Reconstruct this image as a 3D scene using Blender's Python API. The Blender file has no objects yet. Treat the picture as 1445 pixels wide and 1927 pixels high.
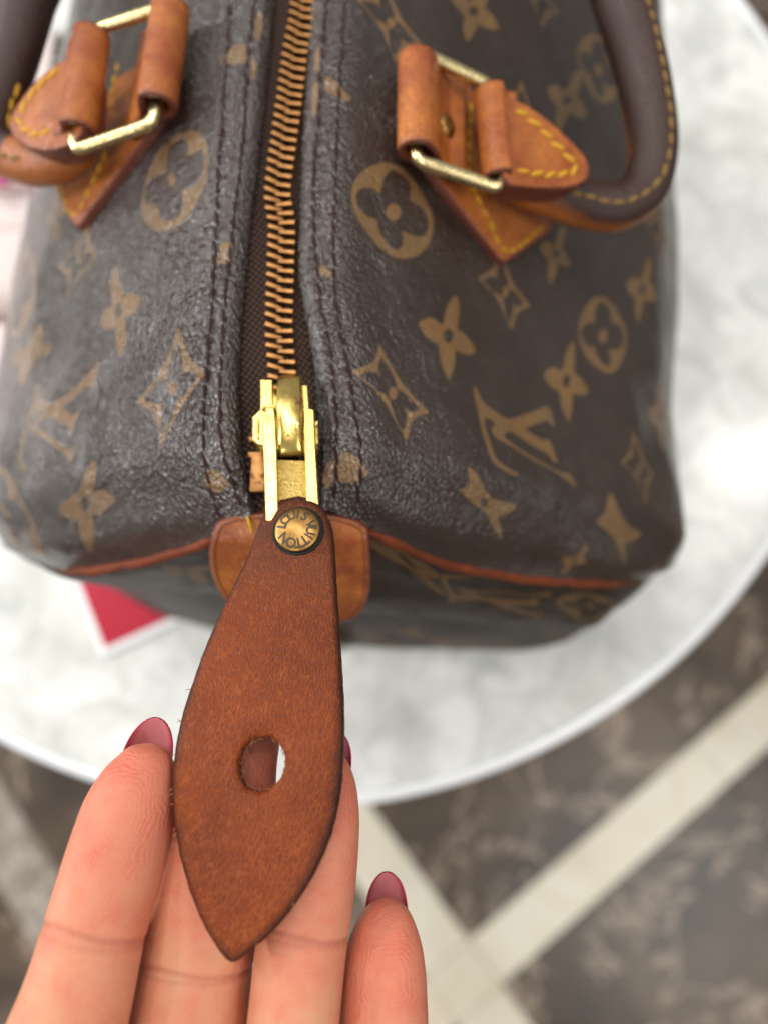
import bpy, bmesh, math, random
import numpy as np
from mathutils import Vector, Matrix, noise
from mathutils.bvhtree import BVHTree
random.seed(7); np.random.seed(7)
SC = bpy.context.scene
COL = SC.collection
S = 0.01                                    # the script works in centimetres, the scene is in metres

# ------------------------------------------------------------------ camera, world, lamps, exposure
PITCH = math.radians(78.0); FPX = 1418.0; IW, IH = 1445.0, 1927.0
CAM = np.array([0.0, 0.0, 30.0])
Fv = np.array([0, math.cos(PITCH), -math.sin(PITCH)])
Uv = np.array([0, math.sin(PITCH), math.cos(PITCH)])
Rv = np.array([1.0, 0, 0])
cd = bpy.data.cameras.new('camera'); cam = bpy.data.objects.new('camera', cd); COL.objects.link(cam)
cam.location = CAM * S
cam.rotation_euler = (math.pi / 2 - PITCH, 0, 0)
cd.sensor_fit = 'VERTICAL'; cd.sensor_height = 36.0; cd.sensor_width = 36.0 * IW / IH
cd.lens = 36.0 * FPX / IH
cd.clip_start = 0.005; cd.clip_end = 50.0
cd.dof.use_dof = True; cd.dof.focus_distance = 0.105; cd.dof.aperture_fstop = 9.0
SC.camera = cam

W = bpy.data.worlds.new('World'); SC.world = W; W.use_nodes = True
bg = W.node_tree.nodes['Background']; bg.inputs[0].default_value = (0.97, 0.98, 1.0, 1); bg.inputs[1].default_value = 0.39

def area(name, loc, target, size, power, col, sy=None):
    l = bpy.data.lights.new(name, 'AREA'); l.energy = power; l.color = col
    l.shape = 'RECTANGLE'; l.size = size; l.size_y = sy or size
    o = bpy.data.objects.new(name, l); COL.objects.link(o); o.location = loc
    o.rotation_euler = (Vector(target) - Vector(loc)).to_track_quat('-Z', 'Y').to_euler()
    return o
area('ceiling_panel_lamp', (-0.35, 0.75, 1.75), (0, 0.08, 0.15), 0.5, 12.5, (1.0, 0.97, 0.93), 0.9)
for y_, z_ in [(.95, .62), (.05, .42)]:
    area('window_light', (-1.75, y_, z_), (0, 0.08, 0.15), .26, 12.0, (0.92, 0.97, 1.0), 0.5)
area('room_lamp', (1.0, -0.7, 1.5), (0, 0.02, 0.15), 0.9, 12.5, (1.0, 0.96, 0.90))
for x_, y_, z_, w_ in [(-1.25, .15, 1.0, 6.0), (-.95, .95, 1.2, 6.0), (-.55, -.95, 1.2, 5.0), (.15, .6, 1.8, 3.0), (.9, .5, 1.5, 2.4), (-.2, .1, 1.85, 2.4)]:
    area('downlight', (x_, y_, z_), (x_*.4, y_*.4, .15), .055, w_, (1.0, .97, .92))
SC.view_settings.view_transform = 'Standard'; SC.view_settings.look = 'None'
SC.view_settings.exposure = 0.0; SC.view_settings.gamma = 1.0
SC.render.engine = 'CYCLES'
SC.cycles.use_denoising = True
SC.cycles.max_bounces = 8; SC.cycles.sample_clamp_indirect = 6.0; SC.cycles.caustics_reflective = False

# ------------------------------------------------------------------ helpers
def ray(px, py):
    return Fv + (px - IW / 2) / FPX * Rv + (IH / 2 - py) / FPX * Uv
def onz(px, py, z):
    d = ray(px, py); return CAM + d * (z - CAM[2]) / d[2]
def atd(px, py, dep):
    return CAM + ray(px, py) * dep
def A(*a): return np.array(a, float)
def nrm(v):
    v = np.asarray(v, float); return v / (np.linalg.norm(v, axis=-1, keepdims=True) + 1e-12)

WORLD = {}                                  # world offset of each parent, cm
def link(o, parent=None, M=None):
    COL.objects.link(o)
    off = A(0, 0, 0)
    if parent is not None:
        o.parent = parent; off = WORLD[parent.name]
    if M is None:
        o.location = -off * S; WORLD[o.name] = A(0, 0, 0)
    else:
        MM = Matrix.Translation(Vector(-off * S)) @ M
        o.matrix_basis = MM; WORLD[o.name] = np.array(M.translation) / S
    return o
def thing(name, loc, label, cat, group=None):
    o = bpy.data.objects.new(name, None); o.empty_display_size = 0.02; COL.objects.link(o)
    o.location = A(*loc) * S; WORLD[o.name] = A(*loc)
    o['label'] = label; o['category'] = cat
    if group: o['group'] = group
    return o
def mdata(name, V, Fc, mat, uv=None, smooth=True, attrs=None):
    me = bpy.data.meshes.new(name)
    me.from_pydata([tuple(x) for x in np.asarray(V, float) * S], [], [tuple(int(i) for i in f) for f in Fc])
    if mat: me.materials.append(mat)
    if smooth: me.polygons.foreach_set('use_smooth', [True] * len(me.polygons))
    if uv is not None:
        lay = me.uv_layers.new(name='UVMap'); li = np.empty(len(me.loops), int); me.loops.foreach_get('vertex_index', li)
        lay.data.foreach_set('uv', np.asarray(uv, np.float32)[li].ravel())
    for k, v in (attrs or {}).items():
        v = np.asarray(v, np.float32)
        if v.ndim == 1:
            a = me.attributes.new(k, 'FLOAT', 'POINT'); a.data.foreach_set('value', v)
        else:
            a = me.attributes.new(k, 'FLOAT_VECTOR', 'POINT'); a.data.foreach_set('vector', v.ravel())
    me.update(); return me
def mesh(name, V, Fc, mat, parent=None, **k):
    return link(bpy.data.objects.new(name, mdata(name, V, Fc, mat, **k)), parent)
def fixn(o):
    bm = bmesh.new(); bm.from_mesh(o.data); bmesh.ops.recalc_face_normals(bm, faces=bm.faces); bm.to_mesh(o.data); bm.free(); return o
def grid_faces(n, m, cu=False, cv=False):
    f = []
    for i in range(n if cu else n - 1):
        for j in range(m if cv else m - 1):
            a, b = i * m + j, i * m + (j + 1) % m
            c, d = ((i + 1) % n) * m + (j + 1) % m, ((i + 1) % n) * m + j
            f.append((a, b, c, d))
    return f
def pchip(x, y, q):
    x = np.asarray(x, float); y = np.asarray(y, float); q = np.clip(np.asarray(q, float), x[0], x[-1])
    if y.ndim == 2: return np.stack([pchip(x, y[:, k], q) for k in range(y.shape[1])], -1)
    h = np.diff(x); d = np.diff(y) / h; m = np.zeros_like(y); m[0], m[-1] = d[0], d[-1]
    for k in range(1, len(x) - 1):
        if d[k - 1] * d[k] > 0:
            w1, w2 = 2 * h[k] + h[k - 1], h[k] + 2 * h[k - 1]
            m[k] = (w1 + w2) / (w1 / d[k - 1] + w2 / d[k])
    i = np.clip(np.searchsorted(x, q, side='right') - 1, 0, len(x) - 2)
    t = (q - x[i]) / h[i]; t2, t3 = t * t, t * t * t
    return (2*t3-3*t2+1)*y[i] + (t3-2*t2+t)*h[i]*m[i] + (-2*t3+3*t2)*y[i+1] + (t3-t2)*h[i]*m[i+1]
def catmull(P, n):
    """smooth curve through the points, n samples, even by arc length"""
    P = np.asarray(P, float); Q = np.vstack([2*P[0]-P[1], P, 2*P[-1]-P[-2]]); out = []
    for i in range(1, len(Q) - 2):
        for t in np.linspace(0, 1, 24, endpoint=False):
            a, b, c, d = Q[i-1], Q[i], Q[i+1], Q[i+2]
            out.append(.5*((2*b)+(c-a)*t+(2*a-5*b+4*c-d)*t*t+(3*b-a-3*c+d)*t**3))
    out.append(P[-1]); return resample(np.array(out), n)
def resample(P, n):
    s = np.r_[0, np.cumsum(np.linalg.norm(np.diff(P, axis=0), axis=1))]; q = np.linspace(0, s[-1], n)
    return np.stack([np.interp(q, s, P[:, k]) for k in range(P.shape[1])], -1)
def closed(P, n, it=2):
    """corner-cut closed outline, n even samples"""
    P = np.asarray(P, float)
    for _ in range(it):
        N_ = np.roll(P, -1, 0); P = np.stack([.75*P+.25*N_, .25*P+.75*N_], 1).reshape(-1, P.shape[1])
    return resample(np.vstack([P, P[:1]]), n + 1)[:-1]
def sweep(path, rad, seg=20, up=(0, 0, 1), cap=True, flat=1.0):
    """tube: rad scalar/array; rounded ends when cap"""
    path = np.asarray(path, float); n = len(path); rad = np.broadcast_to(np.asarray(rad, float), (n,))
    T = nrm(np.gradient(path, axis=0)); V = []
    u = np.asarray(up, float); ang = np.linspace(0, 2*np.pi, seg, endpoint=False)
    for i in range(n):
        a = nrm(np.cross(T[i], u)); 
        if i and np.dot(a, pa) < 0: a = -a
        pa = a; b = np.cross(a, T[i])
        V.append(path[i] + rad[i]*(np.cos(ang)[:, None]*a + flat*np.sin(ang)[:, None]*b))
    V = np.concatenate(V); Fc = grid_faces(n, seg, cv=True)
    if cap:
        k = len(V); V = np.vstack([V, path[0] - T[0]*rad[0]*.3, path[-1] + T[-1]*rad[-1]*.3])
        Fc += [(k, (j+1) % seg, j) for j in range(seg)] + [(k+1, (n-1)*seg+j, (n-1)*seg+(j+1) % seg) for j in range(seg)]
    return V, Fc
def bev_box(w, d, h, b, seg=2):
    bm = bmesh.new(); bmesh.ops.create_cube(bm, size=1)
    for v in bm.verts: v.co = Vector((v.co.x*w, v.co.y*d, v.co.z*h))
    if b: bmesh.ops.bevel(bm, geom=bm.edges[:], offset=b, segments=seg, profile=.6, affect='EDGES')
    V = np.array([v.co[:] for v in bm.verts]); bm.verts.index_update()
    Fc = [[v.index for v in f.verts] for f in bm.faces]; bm.free(); return V, Fc
class MB:
    def __init__(s): s.V = []; s.F = []; s.n = 0
    def add(s, V, Fc):
        V = np.asarray(V, float); s.V.append(V); s.F += [tuple(i + s.n for i in f) for f in Fc]; s.n += len(V)
    def out(s): return np.vstack(s.V), s.F
def prism(outline, h0, h1, bev, frame):
    """closed 2D outline -> solid between heights h0..h1 in frame (O,a,b,c) with rounded top edge"""
    O, a, b, c = frame; P = np.asarray(outline, float); n = len(P)
    nx = np.roll(P, -1, 0); pv = np.roll(P, 1, 0); t = nrm(nx - pv); nn = np.stack([t[:, 1], -t[:, 0]], 1)
    area2 = np.sum(P[:, 0]*nx[:, 1] - nx[:, 0]*P[:, 1]); nn = nn if area2 > 0 else -nn
    rings = [(0, h0), (0, h1 - bev), (.3*bev, h1 - .3*bev), (bev, h1)]; V = []
    for off, h in rings:
        Q = P - nn*off; V.append(O + Q[:, :1]*a + Q[:, 1:2]*b + h*c)
    cen = P.mean(0); V.append((O + cen[0]*a + cen[1]*b + h1*c)[None]); V.append((O + cen[0]*a + cen[1]*b + h0*c)[None])
    V = np.vstack(V); k = 4*n; Fc = grid_faces(4, n, cv=True)
    Fc += [(3*n+j, 3*n+(j+1) % n, k) for j in range(n)] + [((j+1) % n, j, k+1) for j in range(n)]
    return V, Fc
def fbm(p, s, o=4):
    return noise.fractal(Vector(p)*s, 1.0, 2.0, o, noise_basis='PERLIN_ORIGINAL')
def frame_M(o, x, y, z):
    M = Matrix.Identity(4)
    for i, v in enumerate((x, y, z)):
        for r in range(3): M[r][i] = float(v[r])
    for r in range(3): M[r][3] = float(o[r]) * S
    return M

# ------------------------------------------------------------------ materials
class NT:
    def __init__(s, name):
        s.m = bpy.data.materials.new(name); s.m.use_nodes = True; s.t = s.m.node_tree; s.t.nodes.clear()
        s.o = s.t.nodes.new('ShaderNodeOutputMaterial'); s.p = s.t.nodes.new('ShaderNodeBsdfPrincipled')
        s.t.links.new(s.p.outputs[0], s.o.inputs[0])
    def n(s, ty, inp=None, **pr):
        x = s.t.nodes.new('ShaderNode' + ty)
        for k, v in pr.items(): setattr(x, k, v)
        for k, v in (inp or {}).items(): s.set(x.inputs[k], v)
        return x
    def set(s, sock, v):
        if isinstance(v, bpy.types.NodeSocket): s.t.links.new(v, sock)
        elif isinstance(v, tuple) and len(v) == 3 and sock.type == 'RGBA': sock.default_value = (*v, 1)
        else: sock.default_value = v
    def P(s, **k):
        for a, v in k.items(): s.set(s.p.inputs[a.replace('_', ' ')], v)
    def obj(s, scale=(100, 100, 100)):
        c = s.n('TexCoord'); return s.n('Mapping', {'Vector': c.outputs['Object'], 'Scale': scale}).outputs[0]
    def uvc(s, scale):
        c = s.n('TexCoord'); return s.n('Mapping', {'Vector': c.outputs['UV'], 'Scale': scale}).outputs[0]
    def noise(s, vec, scale, det=4, rough=.55, dist=0):
        return s.n('TexNoise', {'Vector': vec, 'Scale': scale, 'Detail': det, 'Roughness': rough, 'Distortion': dist}).outputs[0]
    def vor(s, vec, scale, feature='F1', out=0):
        return s.n('TexVoronoi', {'Vector': vec, 'Scale': scale}, feature=feature).outputs[out]
    def math(s, op, a, b=0.0, clamp=False):
        return s.n('Math', {0: a, 1: b}, operation=op, use_clamp=clamp).outputs[0]
    def ramp(s, f, stops):
        r = s.n('ValToRGB', {'Fac': f}); e = r.color_ramp.elements
        while len(e) < len(stops): e.new(.5)
        for q, (p, c) in zip(e, stops): q.position = p; q.color = (*c, 1) if len(c) == 3 else c
        return r.outputs[0]
    def val(s, f, lo, hi, a=0.0, b=1.0):
        return s.n('MapRange', {'Value': f, 'From Min': lo, 'From Max': hi, 'To Min': a, 'To Max': b}).outputs[0]
    def mix(s, f, a, b, mode='MIX'):
        x = s.n('Mix', data_type='RGBA', blend_type=mode); s.set(x.inputs[0], f); s.set(x.inputs[6], a); s.set(x.inputs[7], b); return x.outputs[2]
    def bump(s, h, dist, strength=1.0, prev=None):
        i = {'Height': h, 'Distance': dist, 'Strength': strength}
        if prev is not None: i['Normal'] = prev
        return s.n('Bump', i).outputs[0]
    def attr(s, name):
        return s.n('Attribute', attribute_name=name)

def leather(name, c1, c2, pore, pore_sc=34, rough=.42, edge=None, bumpd=.00012, spec=.34, net=None):
    m = NT(name); v = m.obj()
    big = m.noise(v, 1.1, 5, .65); mid = m.noise(v, 5, 5, .65)
    col = m.mix(m.val(big, .36, .64), c1, c2)
    dx = m.noise(v, 16, 2); vv = m.n('VectorMath', {0: v, 1: m.n('VectorMath', {0: dx, 3: .06}, operation='SCALE').outputs[0]}, operation='ADD').outputs[0]
    cell = m.vor(vv, pore_sc, 'DISTANCE_TO_EDGE'); cells = m.val(cell, .04, .22)
    f1 = m.noise(v, pore_sc*1.4, 3, .7)
    pm = m.math('MULTIPLY', cells, m.val(m.noise(v, pore_sc*.55, 3, .7), .36, .6, .15, 1), True)
    col = m.mix(m.math('MULTIPLY', pm, m.val(mid, .3, .75, .35, 1.0)), col, pore)
    if net: col = m.mix(m.math('MULTIPLY', m.val(cell, .0, .10, 1, 0), m.val(m.noise(v, 6, 4, .7), .35, .7, 0, .75)), col, net)
    stain = m.val(m.noise(v, 2.3, 5, .7, .4), .55, .8)
    col = m.mix(m.math('MULTIPLY', stain, .45), col, tuple(x*.55 for x in c2))
    if edge:
        a = m.attr('edge').outputs['Fac']; wob = m.math('ADD', a, m.val(mid, 0, 1, -.25, .25))
        col = m.mix(m.val(wob, .35, .95), col, edge)
    m.P(Base_Color=col, Roughness=m.val(mid, .2, .8, rough-.1, rough+.14), Specular_IOR_Level=spec)
    m.P(Normal=m.bump(m.math('SUBTRACT', m.val(mid, 0, 1, 0, .5), m.math('MULTIPLY', pm, .8)), bumpd, .8))
    return m.m
def pull_mat():
    m = NT('pull_leather'); v = m.obj(); vs = m.n('Mapping', {'Vector': v, 'Scale': (1, .55, .55)}).outputs[0]
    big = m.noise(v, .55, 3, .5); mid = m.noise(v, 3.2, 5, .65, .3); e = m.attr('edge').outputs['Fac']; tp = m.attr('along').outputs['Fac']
    wp = m.noise(v, 10, 3); vv = m.n('VectorMath', {0: vs, 1: m.n('VectorMath', {0: wp, 3: .05}, operation='SCALE').outputs[0]}, operation='ADD').outputs[0]
    cell = m.vor(vv, 19, 'DISTANCE_TO_EDGE'); net = m.val(cell, .0, .16, 1, 0); fine = m.noise(vs, 42, 3, .7)
    col = m.mix(m.val(m.math('ADD', big, m.val(mid, 0, 1, -.22, .22)), .32, .68), (.215, .041, .0050), (.122, .0195, .0032))
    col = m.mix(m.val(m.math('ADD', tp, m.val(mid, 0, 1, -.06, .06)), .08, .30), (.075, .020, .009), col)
    col = m.mix(m.math('MULTIPLY', net, m.val(m.noise(v, 4.5, 4, .7), .33, .66, .10, .45)), col, (.33, .085, .014))
    col = m.mix(m.math('MULTIPLY', m.val(cell, .12, .34), m.val(m.noise(v, 9, 4, .7), .34, .62, .10, .62)), col, (.066, .0105, .0025))
    col = m.mix(m.math('MULTIPLY', m.val(fine, .5, .7), .35), col, (.085, .015, .003))
    wob = m.math('ADD', e, m.val(mid, 0, 1, -.3, .3)); col = m.mix(m.val(wob, .30, .95), col, (.042, .012, .007))
    m.P(Base_Color=col, Roughness=m.val(mid, .25, .75, .42, .56), Specular_IOR_Level=.2)
    m.P(Normal=m.bump(m.math('ADD', net, m.math('MULTIPLY', fine, .6)), .00013, .7)); return m.m
def metal(name, c, spots, sc=3.2, thr=.66, rough=.27, bumpd=.00005, grain=None):
    m = NT(name); v = m.obj(); n1 = m.noise(v, sc, 6, .72, .5); n2 = m.noise(v, 1.2, 3)
    k = m.val(n1, thr, thr+.035); col = m.mix(k, m.mix(m.val(n2, .3, .7), c, tuple(x*.86 for x in c)), spots)
    m.P(Base_Color=col, Metallic=m.math('SUBTRACT', 1.0, m.math('MULTIPLY', k, .55)), Roughness=m.math('ADD', m.val(m.noise(v, 7, 3), .3, .7, rough-.06, rough+.1), m.math('MULTIPLY', k, .25)))
    h = m.noise(v, 45 if grain is None else grain, 2, .6)
    m.P(Normal=m.bump(h, bumpd, .6)); return m.m
def plain(name, c, rough=.5, spec=.5, var=.15, sc=20):
    m = NT(name); v = m.obj(); n1 = m.noise(v, sc, 4, .6)
    m.P(Base_Color=m.mix(m.val(n1, .3, .7), c, tuple(x*(1-2*var) for x in c)), Roughness=rough, Specular_IOR_Level=spec)
    m.P(Normal=m.bump(n1, .0001, .4)); return m.m

PW, PV = 16.0, 24.0                          # cm of canvas covered by the printed map
def canvas(name, img, tilt, bd, cw, spec=.62, rr=.13):
    m = NT(name); v = m.uvc((PW, PV, 1)); vs = m.n('Mapping', {'Vector': m.n('Mapping', {'Vector': v, 'Rotation': (0, 0, math.radians(tilt))}).outputs[0], 'Scale': (19.5, 11.0, 1)}).outputs[0]
    warp = m.n('TexNoise', {'Vector': v, 'Scale': 5.0, 'Detail': 2}).outputs[1]; vs2 = m.n('VectorMath', {0: vs, 1: m.n('VectorMath', {0: warp, 3: 1.0}, operation='SCALE').outputs[0]}, operation='ADD').outputs[0]
    g = m.n('TexVoronoi', {'Vector': vs2, 'Scale': 1.0, 'Randomness': .9, 'Smoothness': .12}, feature='SMOOTH_F1').outputs[0]
    g2 = m.noise(vs2, 1.1, 3, .6); amp = m.val(m.noise(v, 1.3, 2), .3, .7, .55, 1.0)
    grain = m.math('ADD', m.math('MULTIPLY', m.math('MULTIPLY', m.math('POWER', g, 1.5), -1.0), amp), m.math('MULTIPLY', g2, .35))
    tx = m.n('TexImage', {'Vector': m.n('TexCoord').outputs['UV']}); tx.image = img; tx.extension = 'EXTEND'
    pr = m.math('MULTIPLY', tx.outputs[0], m.val(m.noise(v, 24, 4, .75), .30, .56, .38, 1.0))
    big = m.noise(v, .8, 4, .6); weave = m.noise(v, 40, 2, .5)
    base = m.mix(m.val(big, .3, .7), (.0255, .0150, .0105), (.035, .0210, .0148))
    tan = m.mix(m.val(weave, .35, .65), (.18, .088, .022), (.25, .132, .038))
    tan = m.mix(m.val(big, .35, .7), tan, (.165, .10, .042))
    col = m.mix(m.math('MULTIPLY', pr, .86), base, tan)
    m.P(Base_Color=col, Roughness=m.val(m.noise(v, 1.5, 3), .3, .7, rr, rr+.09), Specular_IOR_Level=spec)
    b = m.bump(grain, bd, 1.0); m.P(Coat_Weight=cw, Coat_Roughness=.08, Coat_Normal=b); m.P(Normal=m.bump(m.noise(v, 5, 3), .0006, .25, b)); return m.m

def tape_mat():
    m = NT('zipper_tape_weave'); v = m.uvc((1, 1, 1))
    br = m.n('TexWave', {'Vector': m.n('Mapping', {'Vector': v, 'Rotation': (0, 0, .6)}).outputs[0], 'Scale': .75, 'Distortion': .6, 'Detail': 1}, wave_type='BANDS').outputs[1]
    br2 = m.n('TexWave', {'Vector': m.n('Mapping', {'Vector': v, 'Rotation': (0, 0, -.9)}).outputs[0], 'Scale': .75, 'Distortion': .6, 'Detail': 1}, wave_type='BANDS').outputs[1]
    h = m.math('MULTIPLY', br, br2)
    m.P(Base_Color=m.mix(m.val(h, 0, .8), (.010, .006, .005), (.17, .095, .068)), Roughness=.75, Specular_IOR_Level=.2)
    m.P(Normal=m.bump(h, .0005, 1.0)); return m.m
def marble(name, a, b, c, sc, rough=.18, vein=.5, rng=(.38, .66), dist=1.2):
    m = NT(name); v = m.obj(); n1 = m.noise(v, sc, 6, .6, dist); n2 = m.noise(v, sc*.45, 5, .6, .4)
    col = m.mix(m.val(n1, *rng), a, b); col = m.mix(m.val(n2, .56, .78, 0, .9), col, c)
    w = m.val(m.math('ABSOLUTE', m.math('SUBTRACT', m.noise(v, sc*.55, 5, .62, .7), .5)), 0, .016, 1, 0)
    col = m.mix(m.math('MULTIPLY', w, vein), col, tuple(min(1, x*2.3+.07) for x in a))
    m.P(Base_Color=col, Roughness=rough); return m.m
def skin_mat():
    m = NT('skin'); v = m.obj(); n1 = m.noise(v, 2.0, 4, .6); n2 = m.noise(v, 9, 4, .65)
    fp = m.attr('pad').outputs['Vector']; sp = m.n('SeparateXYZ', {0: fp})
    tip = m.val(sp.outputs[2], 0.2, 3.6); cr = m.attr('crease').outputs['Fac']
    col = m.mix(tip, (.60, .188, .115), (.58, .275, .155))
    col = m.mix(m.math('MULTIPLY', m.val(n1, .36, .70), .55), col, (.56, .105, .065))
    col = m.mix(m.math('MULTIPLY', m.val(n2, .5, .75), .16), col, (.58, .26, .14))
    col = m.mix(m.math('MULTIPLY', cr, .5, True), col, (.34, .07, .045))
    # papillary ridges: arches around the whorl of each pad
    w1 = m.noise(v, 1.3, 2); d = m.n('VectorMath', {0: m.n('CombineXYZ', {0: sp.outputs[0], 1: m.math('MULTIPLY', sp.outputs[1], .55), 2: 0.0}).outputs[0]}, operation='LENGTH').outputs['Value']
    r = m.math('SINE', m.math('MULTIPLY', m.math('ADD', d, m.math('MULTIPLY', w1, .55)), 2*math.pi/.047))
    fade = m.val(sp.outputs[2], 2.6, 3.6, 1, .25)
    m.P(Base_Color=col, Roughness=.46, Specular_IOR_Level=.38, Subsurface_Weight=.45, Subsurface_Radius=(1.0, .30, .14), Subsurface_Scale=.0015)
    n3 = m.noise(m.n('Mapping', {'Vector': v, 'Scale': (1, 2.2, 1)}).outputs[0], 20, 3, .65); b = m.bump(n3, .00022, .6); b = m.bump(r, .00006, m.math('MULTIPLY', fade, m.val(n1, .3, .7, .0, .5)), b); m.P(Normal=m.bump(n2, .0002, .25, b)); return m.m
def nail_mat():
    m = NT('nail_gloss'); a = m.attr('edge').outputs['Fac']; v = m.obj(); n1 = m.noise(v, 6, 4)
    col = m.mix(m.val(m.math('ADD', a, m.val(n1, 0, 1, -.2, .2)), .2, .9), (.50, .17, .18), (.37, .022, .06))
    m.P(Base_Color=col, Roughness=.14, Coat_Weight=.6, Coat_Roughness=.06, Subsurface_Weight=.25, Subsurface_Radius=(1, .3, .3), Subsurface_Scale=.001)
    return m.m

M_TAN = leather('tan_leather', (.47, .150, .024), (.27, .058, .011), (.20, .045, .009), 26, .27, edge=(.13, .030, .016), spec=.45)
M_TAB = pull_mat()
M_PIPE = leather('piping_leather', (.20, .042, .011), (.13, .025, .008), (.08, .015, .006), 20, .5, spec=.22)
M_HANDLE = None
M_BRASS = metal('pale_brass', (.74, .535, .155), (.13, .045, .02), 4.6, .60, .22, .00002)
M_BRASSG = metal('grained_brass', (.68, .49, .15), (.45, .30, .09), 5, .80, .30, .0006, 34)
M_RING = metal('worn_brass', (.80, .65, .33), (.22, .15, .07), 5, .63, .24)
M_TOOTH = metal('bronze_teeth', (.37, .18, .065), (.13, .055, .022), 7, .56, .40)
M_RIVET = metal('antique_brass', (.36, .20, .062), (.16, .08, .03), 7, .60, .36)
M_VERD = plain('verdigris', (.006, .013, .010), .7, .3, .45, 16)
M_DARKL = plain('engraved_brass', (.070, .037, .013), .5, .4, .2, 40)
M_SEAM = plain('maroon_thread', (.030, .009, .012), .75, .2, .3, 60)
M_OLIVE = plain('soiled_thread', (.26, .155, .045), .7, .25, .2, 60)
M_YEL = plain('yellow_thread', (.62, .325, .018), .65, .3, .15, 60)
M_TAPE = tape_mat()
M_SKIN = skin_mat(); M_NAIL = nail_mat()

# ------------------------------------------------------------------ floor, table
M_FLOOR_D = marble('brown_stone', (.095, .064, .041), (.026, .017, .011), (.20, .155, .12), .10, .3, 1.0, (.36, .68), .45)
M_FLOOR_L = marble('cream_stone', (.64, .585, .475), (.56, .49, .37), (.70, .66, .57), .12, .3, 0.0)
M_GROUT = plain('grout', (.30, .26, .20), .8, .2)
M_FLOOR_T = marble('taupe_stone', (.27, .23, .19), (.19, .155, .125), (.33, .29, .25), .09, .3)
ZF = -55.0; TH = math.radians(38.0); E1 = A(math.cos(TH), math.sin(TH), 0); E2 = A(math.sin(TH), -math.cos(TH), 0)
fb = A(-300, -300, ZF - 1.3); V = [(-300, -300, ZF-.25), (300, -300, ZF-.25), (300, 300, ZF-.25), (-300, 300, ZF-.25)]
floor = mesh('floor', V, [(0, 1, 2, 3)], M_GROUT); floor['kind'] = 'structure'
def slab(name, u0, u1, w0, w1, mat):
    V, Fc = bev_box(u1-u0-.08, w1-w0-.08, 1.0, .05, 1)
    c = E1*(u0+u1)/2 + E2*(w0+w1)/2
    P = c + V[:, :1]*E1 + V[:, 1:2]*E2 + A(0, 0, ZF - .5) + V[:, 2:3]*A(0, 0, -1)
    fixn(mesh(name, P, Fc, mat, floor, smooth=False))
sx = [(-45.2, -39.4), (-15.6, -9.7)]; sy = (26.6, 31.9)
bu = [-150, -95, -45.2, -39.4, -15.6, -9.7, 22, 60, 110]; bw = [-140, -90, -40, -6, 26.6, 31.9, 75, 120]
for i in range(len(bu)-1):
    for j in range(len(bw)-1):
        light = (bu[i], bu[i+1]) in sx or (bw[j], bw[j+1]) == sy
        slab('border_strip' if light else 'floor_tile', bu[i], bu[i+1], bw[j], bw[j+1], M_FLOOR_T if bu[i] == -45.2 else (M_FLOOR_L if light else M_FLOOR_D))

M_MARBLE = marble('white_marble', (.74, .745, .71), (.53, .54, .51), (.44, .43, .39), .42, .2, 0.0, (.40, .66))
M_LAC = plain('white_lacquer', (.82, .83, .84), .16, .6, .02, 2)
M_POST = plain('grey_metal', (.45, .45, .45), .35, .5, .05, 2)
TC = A(-.132*30, .640*30, 0); TR = .803*30
table = thing('side_table', (TC[0], TC[1], ZF), 'round white marble side table with glossy rounded rim under the handbag', 'table')
def lathe(prof, c, seg=96):
    ang = np.linspace(0, 2*np.pi, seg, endpoint=False); V = []
    for r, z in prof: V.append(np.stack([c[0]+r*np.cos(ang), c[1]+r*np.sin(ang), np.full(seg, z)], 1))
    return np.vstack(V), grid_faces(len(prof), seg, cv=True)
V, Fc = lathe([(.01, 0), (8, 0), (16, 0), (TR-.25, 0), (TR-.25, -1.85), (.01, -1.85)], TC); fixn(mesh('marble_top', V, Fc, M_MARBLE, table, smooth=False))
pr = [(TR-.24, -.6), (TR-.24, .03), (TR-.16, .08), (TR-.02, .08), (TR+.14, 0), (TR+.24, -.2), (TR+.27, -.6), (TR+.2, -1.3), (TR, -1.9), (TR-1, -2.2), (TR-1, -2.05), (TR-.4, -1.9), (TR-.24, -.6)]
V, Fc = lathe(pr, TC, 160); fixn(mesh('rim', V, Fc, M_LAC, table))
V, Fc = lathe([(.01, -2.1), (5, -2.1), (3, -3.5), (2.2, -8), (2.2, -50), (4, -53), (14, -53.6), (15, -54.2), (15, ZF), (.01, ZF)], TC, 64); fixn(mesh('pedestal', V, Fc, M_POST, table))

# ------------------------------------------------------------------ handbag: two canvas panels lofted from cross-sections
bag = thing('handbag', (-1.7, 14, 0.3), 'brown monogram canvas handbag with tan leather handles and an open brass zipper', 'handbag')
ZT = 18.45
zlY = [2.5, 3.45, 4.81, 6.14, 8.24, 9.84, 12.09, 16, 22, 27]; zlX = [-2.03, -2.40, -2.53, -2.51, -2.37, -2.29, -2.17, -2.1, -2.1, -2.1]
zrY = [2.58, 3.45, 4.81, 5.75, 7.52, 8.56, 9.84, 12.09, 16, 22, 27]; zrX = [-.96, -.83, -1.02, -1.17, -1.37, -1.34, -1.30, -1.23, -1.2, -1.2, -1.2]
prof_R = [(.10, -.42), (-.08, -.36), (-.145, -.27), (-.13, -.15), (-.05, -.03), (.06, .045), (.5, .03), (1.25, -.32), (3, -1.58), (5.2, -3.2), (7.2, -4.9), (8.5, -6.5), (9.2, -8.5), (9.4, -11), (9.0, -14.5), (8.0, -17.3), (6.4, -18.1), (.6, -18.15)]
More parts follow.
